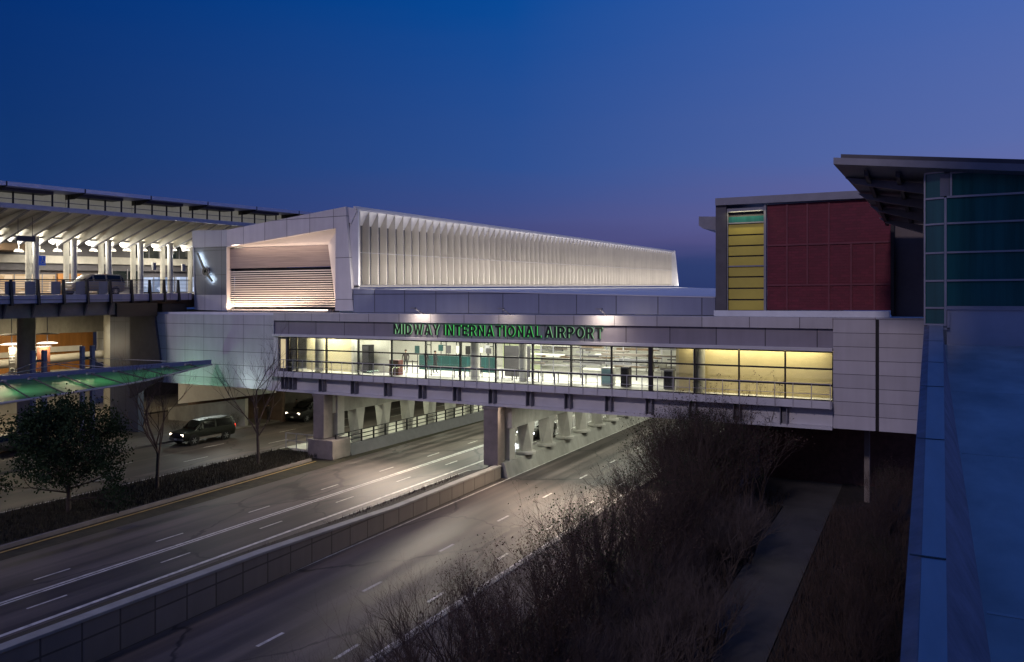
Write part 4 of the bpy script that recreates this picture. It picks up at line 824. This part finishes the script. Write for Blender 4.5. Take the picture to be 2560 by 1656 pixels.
# parapet from near (Y=4) to far (Y=36); falls gently towards the camera
def lerp(a,b,t): return a+(b-a)*t
def sec(t): # outer x, mid x, inner x, top z, inner foot x, roof z
    return (lerp(-.15,.15,t),lerp(-.03,.34,t),lerp(.15,.83,t),lerp(9.05,10.9,t),lerp(.56,.85,t),lerp(8.35,10.12,t),lerp(5.2,35.99,t))
co_=MB(); ch=MB(); up=MB(); rfm=MB(); ow=MB()
ts=[-.18,0,.25,.5,.75,1]
for t0,t1 in zip(ts,ts[1:]):
    a,b=sec(t0),sec(t1)
    co_.hexa([(a[1],a[6],a[3]-.1),(a[2],a[6],a[3]-.1),(b[2],b[6],b[3]-.1),(b[1],b[6],b[3]-.1)],[(a[1],a[6],a[3]),(a[2],a[6],a[3]),(b[2],b[6],b[3]),(b[1],b[6],b[3])])
    ch.hexa([(a[0],a[6],a[3]-.22),(a[1]-.002,a[6],a[3]-.12),(b[1]-.002,b[6],b[3]-.12),(b[0],b[6],b[3]-.22)],[(a[0],a[6],a[3]-.06),(a[1]-.002,a[6],a[3]-.001),(b[1]-.002,b[6],b[3]-.001),(b[0],b[6],b[3]-.06)])
    up.hexa([(a[1]+.05,a[6],a[5]-.3),(a[4],a[6],a[5]-.02),(b[4],b[6],b[5]-.02),(b[1]+.05,b[6],b[5]-.3)],[(a[1]+.05,a[6],a[3]-.101),(a[2]-.02,a[6],a[3]-.101),(b[2]-.02,b[6],b[3]-.101),(b[1]+.05,b[6],b[3]-.101)])
    rfm.hexa([(a[4]-.1,a[6],a[5]-.3),(12,a[6],a[5]-.3),(12,b[6],b[5]-.3),(b[4]-.1,b[6],b[5]-.3)],[(a[4]-.1,a[6],a[5]),(12,a[6],a[5]),(12,b[6],b[5]),(b[4]-.1,b[6],b[5])])
    ow.hexa([(a[0]+.05,a[6],-.02),(a[0]+.25,a[6],-.02),(b[0]+.25,b[6],-.02),(b[0]+.05,b[6],-.02)],[(a[0]+.05,a[6],a[3]-.23),(a[0]+.25,a[6],a[3]-.23),(b[0]+.25,b[6],b[3]-.23),(b[0]+.05,b[6],b[3]-.23)])
for k in range(4):
    y=9.5+7.3*k; t_=(y-5.2)/30.8; z=lerp(8.35,10.12,t_); put('roof_seam',MB().box(lerp(.56,.85,t_)+.02,12,y,y+.07,z-.01,z+.006),M['seam'],rf_)
for t_ in (.12,.3,.48,.8):
    a=sec(t_); put('coping_joint',MB().prism([(a[0]+.02,a[6],a[3]+.004),(a[2],a[6],a[3]+.004),(a[2],a[6]+.035,a[3]+.006),(a[0]+.02,a[6]+.035,a[3]+.006)],(0,0,.006)),M['dark'],rf_)
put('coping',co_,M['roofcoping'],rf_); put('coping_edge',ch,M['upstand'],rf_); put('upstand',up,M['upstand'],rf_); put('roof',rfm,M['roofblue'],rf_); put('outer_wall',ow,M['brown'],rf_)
a=sec(.62); put('coping_joint',MB().prism([(a[1],a[6],a[3]+.002),(a[2],a[6]-.12,a[3]+.002),(a[2],a[6]-.08,a[3]+.004),(a[1],a[6]+.03,a[3]+.004)],(0,0,.006)),M['dark'],rf_)

tw=thing('shade_tower','tall unseen concrete tower added behind the viewpoint to shade the coping roof','building',(15,-10,0))  # out of view, added to keep sun off the roof and glass block
put('wall',MB().box(-4.3,30,-30,-6,0,44),M['conc'],tw)
put('roof_parapet',MB().box(-4.4,30.1,-30.1,-5.9,44.002,45),M['conclight'],tw)
for f_ in range(9): put('window_band',MB().box(1,29,-5.998,-5.9,13+3.4*f_,14.8+3.4*f_),M['gdark'],tw)
# ------------------------------------------------------------------ vegetation
def branch(rng,m,tips,p,d,L,r,lev,maxl,n,up=.25,spread=.55,kids=(2,4),taper=.62,bend=.18):
    segs=3 if lev<maxl else 2; q=Vector(p); dd=Vector(d).normalized(); rr=r
    for i in range(segs):
        dd=(dd+Vector((rng.gauss(0,bend),rng.gauss(0,bend),rng.gauss(0,bend*.6)+up*.12))).normalized()
        e=q+dd*(L/segs); r2=rr*(.86 if lev<maxl else .7)
        m.tube(q,e,rr,r2,n=n if lev<2 else 3,cap=False); 
        q=e; rr=r2
        if lev<maxl and i>0:
            for k in range(rng.randint(*kids) if i==segs-1 else rng.randint(0,2)):
                a=rng.random()*2*PI; o=dd.orthogonal().normalized(); s=dd.cross(o)
                nd=dd+(o*math.cos(a)+s*math.sin(a))*(spread*(.6+.8*rng.random())); nd.z+=up*.5
                branch(rng,m,tips,q,nd,L*taper*(.75+.5*rng.random()),rr*.68,lev+1,maxl,n,up,spread,kids,taper,bend)
    if lev>=maxl-1: tips.append((q.copy(),dd.copy()))
def leaves(rng,tips,n,size,rad,m=None):
    m=m or MB()
    for p,d in tips:
        for k in range(n):
            c=p+Vector((rng.gauss(0,rad),rng.gauss(0,rad),rng.gauss(0,rad)))
            u=Vector((rng.gauss(0,1),rng.gauss(0,1),rng.gauss(0,1))).normalized(); v=u.orthogonal().normalized(); s=size*(.6+.8*rng.random())
            m.add([c-u*s*.5,c+v*s*.28,c+u*s*.5,c-v*s*.28],[(0,1,2,3)])
    return m
def bare_tree(name,label,loc,H,seed,lean=0,group=None):
    rng=random.Random(seed); t=thing(name,label,'tree',loc,group=group)
    tr=MB(); h0=H*.30; tr.tube((0,0,-.1),(lean*.3,0,h0*.5),.12,.105,n=8,cap=False); tr.tube((lean*.3,0,h0*.5),(lean,0,h0),.105,.095,n=8,cap=False)
    put('trunk',tr,M['bark'],t,world=False,smooth=60)
    m=MB(); tips=[]
    for k in range(5):
        a=k*2*PI/5+rng.random(); d=Vector((math.cos(a)*.55,math.sin(a)*.55,1.0))
        branch(rng,m,tips,(lean,0,h0*(.8+.05*k)),d,H*.33,.055,1,4,5,up=.35,spread=.5,kids=(2,3),taper=.66)
    branch(rng,m,tips,(lean,0,h0),(0,0,1),H*.36,.075,0,4,6,up=.4,spread=.5,kids=(2,3),taper=.66)
    put('crown',m,M['twig'],t,world=False); return t
bare_tree('bare_tree','slim bare street tree in front of the glass canopy end',(-42.1,32.8,.15),7.4,11,.1,'bare street trees on the median')
bare_tree('bare_tree','slim bare street tree in front of the white panelled wall',(-42.2,41.3,.15),8.0,23,-.1,'bare street trees on the median')
# leafy tree
rng=random.Random(4); lt_=thing('leafy_tree','dark leafy tree with a rounded crown on the grass median','tree',(-41.8,26.9,.15))
tr=MB(); tr.tube((0,0,-.1),(.05,0,1.7),.13,.10,n=8,cap=False); put('trunk',tr,M['bark'],lt_,world=False,smooth=60)
m=MB(); tips=[]
for k in range(13):
    a=k*2.4; branch(rng,m,tips,(.05,0,.75+.19*k),(math.cos(a),math.sin(a),.15+.07*k),2.05-.04*k,.05,1,3,5,up=.25,spread=.6,kids=(3,4),taper=.6)
branch(rng,m,tips,(.05,0,1.6),(0,0,1),2.2,.09,0,3,6,up=.4,spread=.5,kids=(3,4),taper=.6)
for k in range(420):
    u=rng.random()**.4; a=rng.random()*6.283; q=math.acos(2*rng.random()-1)
    p=Vector((math.cos(a)*math.sin(q)*2.75*u,math.sin(a)*math.sin(q)*2.75*u,4.0+math.cos(q)*2.45*u))
    h=Vector((.05+p.x*.35,p.y*.35,max(1.2,p.z-.9))); m.tube(h,p,.012,.006,n=3,cap=False); tips.append((p,Vector((0,0,1))))
put('branches',m,M['bark'],lt_,world=False)
lf=leaves(rng,tips,20,.15,.22)
put('crown',lf,M['leaf'],lt_,world=False)
# shrubs
protos=[]
def shrub_proto(seed,H,stems,mat_,leafn=0,leafm=None,wid=.5):
    rng=random.Random(seed); m=MB(); tips=[]
    for k in range(stems):
        a=rng.random()*2*PI; r=rng.random()*.45
        d=Vector((math.cos(a)*wid*rng.random()*1.3,math.sin(a)*wid*rng.random()*1.3,1.0))
        branch(rng,m,tips,(math.cos(a)*r,math.sin(a)*r,-.1),d,H*.40*(.75+.45*rng.random()),.046,0,4,4,up=.3,spread=.52,kids=(2,3),taper=.66,bend=.15)
    o=put('stems',m,mat_); me=o.data; bpy.data.objects.remove(o)
    lm=None
    if leafn:
        rng.shuffle(tips); o=put('leaves',leaves(rng,tips[:int(len(tips)*.34)],leafn,.062,.045),leafm); lm=o.data; bpy.data.objects.remove(o)
    return me,lm
PR=[shrub_proto(1,4.2,9,M['twig']),shrub_proto(2,4.0,10,M['twig'],2,M['deadleaf']),shrub_proto(3,4.4,8,M['twig']),shrub_proto(4,3.8,11,M['twig'],2,M['leaf']),shrub_proto(5,4.1,9,M['twig'],2,M['deadleaf']),shrub_proto(6,2.6,16,M['twigp'],0,None,.35)]
def shrub(i,x,y,s,rz,label,group,sz=None):
    t=thing('bare_shrub',label,'shrub',(x,y,.1),rz,group); t.scale=(s,s,sz or s)
    for nm,me in zip(('stems','leaves'),PR[i]):
        if me: o=bpy.data.objects.new(nm,me); col.objects.link(o); o.parent=t
    return t
rng=random.Random(8)
LB={0:'bare twiggy shrub without leaves in the hedge beside the right road',1:'twiggy shrub with clinging brown dead leaves in the hedge beside the right road',2:'bare twiggy shrub without leaves in the hedge beside the right road',3:'shrub with small dark green leaves in the hedge beside the right road',4:'twiggy shrub with clinging brown dead leaves in the hedge beside the right road',5:'low bush of fine pale twigs beside the garden path'}
GP={0:'bare shrubs in the roadside hedge',2:'bare shrubs in the roadside hedge',1:'brown leaved shrubs in the roadside hedge',4:'brown leaved shrubs in the roadside hedge',3:'green leaved shrubs in the roadside hedge',5:'pale twig bushes by the garden path'}
for y in [12.5+2.55*k for k in range(14)]:
    for x in (-12.3,-10.7,-9.2):
        if rng.random()<.12: continue
        i=rng.choice((0,1,2,3,4) if y>22 else (0,2,2,0,1)); f=1.0 if y<34 else 1.0+.03*(y-34)
        hgt=(.86 if x<-12 else 1.0)*f*(.85+.3*rng.random())
        shrub(i,x+rng.gauss(0,.35),y+rng.gauss(0,.4),hgt,rng.random()*6.28,LB[i],GP[i])
for y in [44,45.2]:
    for x in (-12.6,-11.3,-10.1): i=rng.choice((1,4,3)); shrub(i,x,y,1.35,rng.random()*6.28,LB[i],GP[i])
for y in [13+2.3*k for k in range(12)]:
    for x in (-8.5,-7.5,-6.7):
        if rng.random()<.15 or (x>-7 and y>27): continue
        shrub(5,x+rng.gauss(0,.25),y,.75+.35*rng.random(),rng.random()*6.28,LB[5],GP[5])
for k in range(22):
    y=13+1.75*k; i=rng.choice((1,3,4,0)); x=-2.6+rng.random()*1.7
    shrub(i,x,y,.5+.3*rng.random(),rng.random()*6.28,'dark low shrub between the garden path and the wall with the coping','shrubs along the foot of the coping wall')
# ground cover
def blades(n,fx,h,seed,wd=.02):
    rng=random.Random(seed); m=MB()
    for k in range(n):
        x,y,z=fx(rng); a=rng.random()*6.28; hh=h*(.4+rng.random()); lx,ly=rng.gauss(0,.25)*hh,rng.gauss(0,.25)*hh
        dx,dy=math.cos(a)*wd,math.sin(a)*wd
        m.add([(x-dx,y-dy,z),(x+dx,y+dy,z),(x+lx,y+ly,z+hh)],[(0,1,2)])
    return m
def fmed(r):
    y=12+r.random()**1.2*34; xr=-36.9-3.5*(y+20)/64.6; x=-44.9+r.random()*(xr+44.9); return x,y,.16
struct('grass',blades(26000,fmed,.22,3,.025),M['blade'],kind='stuff')
struct('undergrowth',blades(6000,lambda r:(-12.9+r.random()*5.9,8+r.random()*42,.1),.5,7,.02),M['twig'],kind='stuff')
struct('dry_grass',blades(12000,lambda r:(-4.3+r.random()*4.0,9+r.random()*38,.1),.55,9,.02),M['twig'],kind='stuff')
struct('strip_grass',blades(7000,lambda r:(-27.2+r.random()*2.0,10+r.random()*34,.25+.1*r.random()),.22,12,.02),M['twig'],kind='stuff')
def clump(x,y,s,label,grp):
    t=thing('low_bush',label,'bush',(x,y,.12),random.Random(int(x*7+y)).random()*6,grp); t.scale=(s,s,s)
    for nm,me in zip(('stems','leaves'),PR[3]): o=bpy.data.objects.new(nm,me); col.objects.link(o); o.parent=t
clump(-57.6,46.9,.34,'small dark bush at the kerb in front of the dark SUV on the near lane','low bushes at the kerb')
clump(-57.4,53.2,.32,'small dark bush at the kerb between the two dark SUVs','low bushes at the kerb')
clump(-57.8,37.5,.30,'small dark bush at the kerb left of the leafy tree','low bushes at the kerb')

# ------------------------------------------------------------------ vehicles
def paint(name,c,rough=.25): 
    m=mat(name,c,.34,metal=.1,var=.05,scale=.4,spec=.3); m.node_tree.nodes['Principled BSDF'].inputs['Coat Weight'].default_value=.1; return m
P_DG=paint('dark_green_paint',(.012,.014,.010)); P_BK=paint('black_paint',(.02,.018,.017)); P_CR=paint('champagne_paint',(.38,.30,.17)); P_SV=paint('silver_paint',(.25,.26,.28)); P_NV=paint('dark_grey_paint',(.075,.07,.066)); P_TAN=mat('two_tone_trim',(.22,.20,.17),.4)
SUV=dict(W=2.0,st=[(2.62,.55,.88,.80,None),(2.52,.40,1.06,.94,None),(1.42,.36,1.17,.99,None),(.72,.36,1.20,1.0,(1.86,.78)),(-.55,.36,1.20,1.0,(1.94,.80)),(-2.30,.36,1.18,.99,(1.92,.79)),(-2.52,.38,1.15,.97,(1.72,.80)),(-2.62,.55,1.0,.92,None)],wb=(1.62,-1.55),wr=.40,hl=(2.57,.90,.70,.17,.30),tl=(-2.585,1.08,.84,.34,.14))
SEDAN=dict(W=1.84,st=[(2.38,.45,.66,.72,None),(2.25,.30,.78,.86,None),(1.05,.26,.93,.91,None),(.30,.26,.97,.92,(1.40,.62)),(-.45,.26,.98,.92,(1.46,.64)),(-1.15,.26,.99,.91,(1.40,.62)),(-1.85,.28,.98,.90,(1.03,.80)),(-2.35,.35,.95,.84,None),(-2.42,.50,.80,.78,None)],wb=(1.45,-1.40),wr=.33,hl=(2.33,.66,.64,.12,.34),tl=(-2.40,.82,.62,.14,.32))
VAN=dict(W=1.95,st=[(2.35,.45,.80,.74,None),(2.22,.32,.95,.90,None),(1.55,.30,1.08,.95,None),(.55,.30,1.14,.97,(1.74,.74)),(-.6,.30,1.14,.97,(1.80,.76)),(-2.05,.30,1.12,.96,(1.76,.75)),(-2.28,.34,1.05,.94,(1.55,.74)),(-2.36,.5,.95,.88,None)],wb=(1.5,-1.4),wr=.34,hl=(2.28,.82,.66,.16,.30),tl=(-2.33,1.05,.80,.34,.12))
def car(name,label,cat,loc,rz,S,pm,lights=None,trim=None,rack=False,beam=0,white=False):
    t=thing(name,label,cat,loc,rz); st=S['st']; secs=[]
    for x,zb,ze,wb,rf in st:
        if rf: zr,wr=rf
        else: zr,wr=ze+.035,wb*.86
        h=[(wb*.90,zb),(wb*.985,zb+.16),(wb,(zb+ze)/2+.05),(wb*.97,ze)]
        top=[(wr+ (0 if rf else 0),zr-(.05 if rf else .012)),(wr-.10,zr),(wr*.45,zr+.02)]
        hh=h+top; secs.append([(x,y,z) for y,z in hh]+[(x,-y,z) for y,z in reversed(hh)])
    m=MB(); n=len(secs[0])
    for s in secs: m.v+=s
    for i in range(len(secs)-1):
        for j in range(n-1): m.f.append((i*n+j,i*n+j+1,(i+1)*n+j+1,(i+1)*n+j))
        m.f.append((i*n+n-1,i*n,(i+1)*n,(i+1)*n+n-1))
    m.f.append(tuple(range(n))); m.f.append(tuple((len(secs)-1)*n+j for j in range(n-1,-1,-1)))
    put('body',m,pm,t,world=False,smooth=38)
    def pane(nm,q,ins=.1,off=.014):
        q=[Vector(p) for p in q]; c=sum(q,Vector())/len(q); nn=(q[1]-q[0]).cross(q[2]-q[0]).normalized()
        if nn.dot(c-Vector((0,0,.8)))<0: nn=-nn
        put(nm,MB().prism([c+(p-c)*(1-ins)+nn*off for p in q],nn*-.012),M['carglass'],t,world=False)
    iw=[i for i,s in enumerate(st) if s[4]]; a,b=iw[0],iw[-1]
    e=lambda i,j:secs[i][j]
    pane('windshield',[e(a-1,4),e(a,4),e(a,n-5),e(a-1,n-5)],.09,.03)
    pane('rear_window',[e(b,4),e(b+1,3) if S is SEDAN else e(b+1,4),e(b+1,n-4) if S is SEDAN else e(b+1,n-5),e(b,n-5)] if S is not SEDAN else [e(b-1,4),e(b,4),e(b,n-5),e(b-1,n-5)],.16,.02)
    for sgn in (0,1):
        J=(lambda j:j) if sgn==0 else (lambda j:n-1-j)
        last=b if S is not SEDAN else b
        pane('side_window',[e(a-1,J(3)),e(a,J(3)),e(a,J(4))],.22)
        for i in range(a,last): pane('side_window',[e(i,J(3)),e(i+1,J(3)),e(i+1,J(4)),e(i,J(4))],.13)
    for x in S['wb']:
        for s in (-1,1):
            y=s*(S['W']/2-.13); r=S['wr']
            put('wheel_arch',MB().tube((x,s*(S['W']/2-.10),r+.03),(x,s*(S['W']/2-.012),r+.03),r*1.2,n=22),M['dark'],t,world=False,smooth=40)
            ty=put('wheel',MB().tube((x,y-.12,r),(x,y+.12+.02*s,r),r,n=22),M['tyre'],t,world=False,smooth=40)
            rm=MB().tube((x,s*(S['W']/2-.02),r),(x,s*(S['W']/2+.018),r),r*.24,n=10)
            for k in range(6):
                an=k*PI/3; rm.tube((x,s*(S['W']/2+.012),r),(x+math.cos(an)*r*.62,s*(S['W']/2+.012),r+math.sin(an)*r*.62),.05,.04,n=4)
            put('rim',rm,M['rim'],ty,world=False)
    hx,hz_,hy,hh,hw=S['hl']
    for s in (-1,1):
        put('headlight',MB().box(hx-.10,hx+.03,s*hy-hw/2,s*hy+hw/2,hz_-hh/2,hz_+hh/2),(M['headlampw'] if white else M['headlamp']) if lights in ('on','both') else M['alu'],t,world=False,bevel=.03)
        tx,tz,tyy,th,tw=S['tl']; put('taillight',MB().box(tx-.03,tx+.10,s*tyy-tw/2,s*tyy+tw/2,tz-th/2,tz+th/2),M['tail'] if lights else mat('tail_off',(.2,.01,.01),.3),t,world=False,bevel=.02)
        put('mirror',MB().box(st[2][0]-.45,st[2][0]-.25,s*(S['W']/2+.02)-.1*(s<0),s*(S['W']/2+.02)+.1*(s>0),st[2][2]+.0,st[2][2]+.17),pm,t,world=False,bevel=.03)
    put('grille',MB().box(hx-.05,hx+.025,-hy+hw/2+.04,hy-hw/2-.04,hz_-.13,hz_+.07),M['dark'],t,world=False,bevel=.02)
    put('front_bumper',MB().box(hx-.15,hx+.09,-S['W']/2*.86,S['W']/2*.86,st[1][1]+.04,st[1][1]+.25),trim or pm,t,world=False,bevel=.05)
    put('rear_bumper',MB().box(tx-.07,tx+.15,-S['W']/2*.86,S['W']/2*.86,st[1][1]+.06,st[1][1]+.25),trim or pm,t,world=False,bevel=.05)
    put('licence_plate',MB().box(hx+.088,hx+.10,-.16,.16,st[1][1]+.09,st[1][1]+.22),M['white'],t,world=False)
    if trim:
        for s in (-1,1): put('sill_trim',MB().box(S['wb'][1]+S['wr']*1.25,S['wb'][0]-S['wr']*1.25,s*S['W']/2-.02,s*S['W']/2+.012,st[2][1]+.04,st[2][1]+.24),trim,t,world=False)
    if rack:
        for s in (-.62,.62): put('roof_rail',MB().box(-2.2,.4,s-.025,s+.025,1.97,2.01),M['dark'],t,world=False)
    if beam:
        for s in (-1,1): spot('headlight_beam',(hx+.1,s*hy,hz_),(hx+14,s*hy*1.1,.0),beam,(.8,.9,1) if white else (1,.85,.62),60,.8,.05,parent=t)
    return t
D=-PI/2
car('parked_suv','dark SUV with a pale sill stripe and lit headlights on the frontage road','SUV',(-54.0,46.6,0),D-.06,SUV,P_DG,'both',P_TAN,True,beam=25)
car('parked_suv','black SUV with lit headlights half behind the brown pier on the frontage road','SUV',(-54.6,60.3,0),D+.06,SUV,P_BK,'both',None,True,beam=12)
car('minivan','pale gold minivan on the elevated roadway behind the slatted railing','van',(-62.2,42.2,dz(42,12.22)),D,VAN,P_CR,None)
car('dark_sedan','dark grey sedan at the left edge on the arrivals road below the glass canopy','car',(-63.8,35.3,0),D,SEDAN,P_NV,'both')
car('oncoming_sedan','dark grey sedan with white headlights under the bridge behind the central pier','car',(-29.9,62.0,0),D,SEDAN,P_NV,'both',white=True,beam=1800)
# ------------------------------------------------------------------ people
def person(label,loc,rz,top,legs,hair=(.03,.02,.015),arm=.15,stride=.12,h=1.72,group=None):
    t=thing('person',label,'person',loc,rz,group); k=h/1.72
    V=[];Rr=[];E=[]
    def v(x,y,z,r,par=None):
        V.append((x*k,y*k,z*k)); Rr.append(r*k)
        if par is not None: E.append((par,len(V)-1))
        return len(V)-1
    pel=v(0,0,.95,.135); w_=v(0,0,1.12,.125,pel); chs=v(0,0,1.32,.15,w_); nk=v(0,0,1.47,.065,chs); v(.02,0,1.54,.055,nk); 
    hd=v(.02,0,1.60,.095,len(V)-1); v(.02,0,1.68,.085,hd)
    for s in (-1,1):
        sh=v(0,.18*s,1.40,.065,chs); el=v(.02,(.22+arm*.3)*s,1.13,.047,sh); hn=v(.10+arm*.4,(.22+arm*.2)*s,.90,.035,el); v(.13+arm*.4,(.22+arm*.2)*s,.82,.028,hn)
        hp=v(0,.09*s,.88,.095,pel); kn=v(stride*s+.02,.10*s,.50,.065,hp); an=v(stride*s*1.5-.02,.10*s,.09,.045,kn); v(stride*s*1.5+.14,.11*s,.035,.035,an)
    me=bpy.data.meshes.new('body'); me.from_pydata(V,E,[]); o=bpy.data.objects.new('body',me); col.objects.link(o); o.parent=t
    sk=o.modifiers.new('skin','SKIN'); sk.use_smooth_shade=True; 
    for i,sv in enumerate(me.skin_vertices[0].data): sv.radius=(Rr[i],Rr[i]); sv.use_root=(i==0)
    ss=o.modifiers.new('sub','SUBSURF'); ss.levels=1; ss.render_levels=2
    m,nt,b=newmat('clothes'); N=nt.nodes; tcn=N.new('ShaderNodeTexCoord'); sp_=N.new('ShaderNodeSeparateXYZ'); lk(nt,tcn.outputs['Object'],sp_.inputs[0])
    mr=N.new('ShaderNodeMapRange'); mr.inputs['From Max'].default_value=1.75*k; lk(nt,sp_.outputs['Z'],mr.inputs['Value'])
    r=N.new('ShaderNodeValToRGB'); r.color_ramp.interpolation='CONSTANT'; e=r.color_ramp.elements; e[0].color=(.015,.012,.01,1); e[1].position=.06; e[1].color=rgb(legs)
    x=e.new(.55); x.color=rgb(top); x=e.new(.86); x.color=(.42,.26,.19,1); lk(nt,mr.outputs[0],r.inputs[0]); lk(nt,r.outputs[0],b.inputs['Base Color']); b.inputs['Roughness'].default_value=.8
    me.materials.append(m)
    hm=MB().lathe((.0,0,1.60*k),[(.098*k,0.02),(.105*k,.06),(.09*k,.115),(.05*k,.145),(0,.155)],12); put('hair',hm,mat('hair',hair,.7),t,world=False,smooth=60)
    nose=MB().add([(.115*k,-.014,1.59*k),(.115*k,.014,1.59*k),(.14*k,0,1.585*k),(.112*k,0,1.625*k)],[(0,1,2),(1,3,2),(3,0,2),(0,3,1)]); put('nose',nose,M['skin'],t,world=False)
    return t
person('person in dark clothes standing on the sidewalk, right one near the pier',(-56.5,56.6,.14),2.2,(.03,.02,.02),(.02,.018,.02))
person('person in a dark coat standing on the sidewalk between the two SUVs',(-56.9,55.4,.14),-1.2,(.05,.03,.02),(.03,.02,.02))
person('person in a grey jacket on the sidewalk behind the black SUV',(-56.6,60.6,.14),-1.5,(.16,.14,.12),(.05,.04,.04))
for k,(x,y,tp,lb) in enumerate(((-33.3,50.8,(.02,.02,.025),'person in black behind the lit glass, rightmost of three left of the teal screen'),(-34.6,51.5,(.03,.03,.035),'person in dark grey behind the lit glass, middle of three left of the teal screen'),(-36.2,51.0,(.05,.04,.04),'person in dark brown behind the lit glass beside the tall frames'),(-38.4,48.9,(.06,.14,.34),'person in a blue top by the dark shelving behind the glass'),(-16.0,50.6,(.25,.24,.2),'person in a pale top behind the lit glass near the cream partition'))):
    person(lb,(x,y,6.33),1.2*k,tp,(.02,.02,.025),stride=.06)
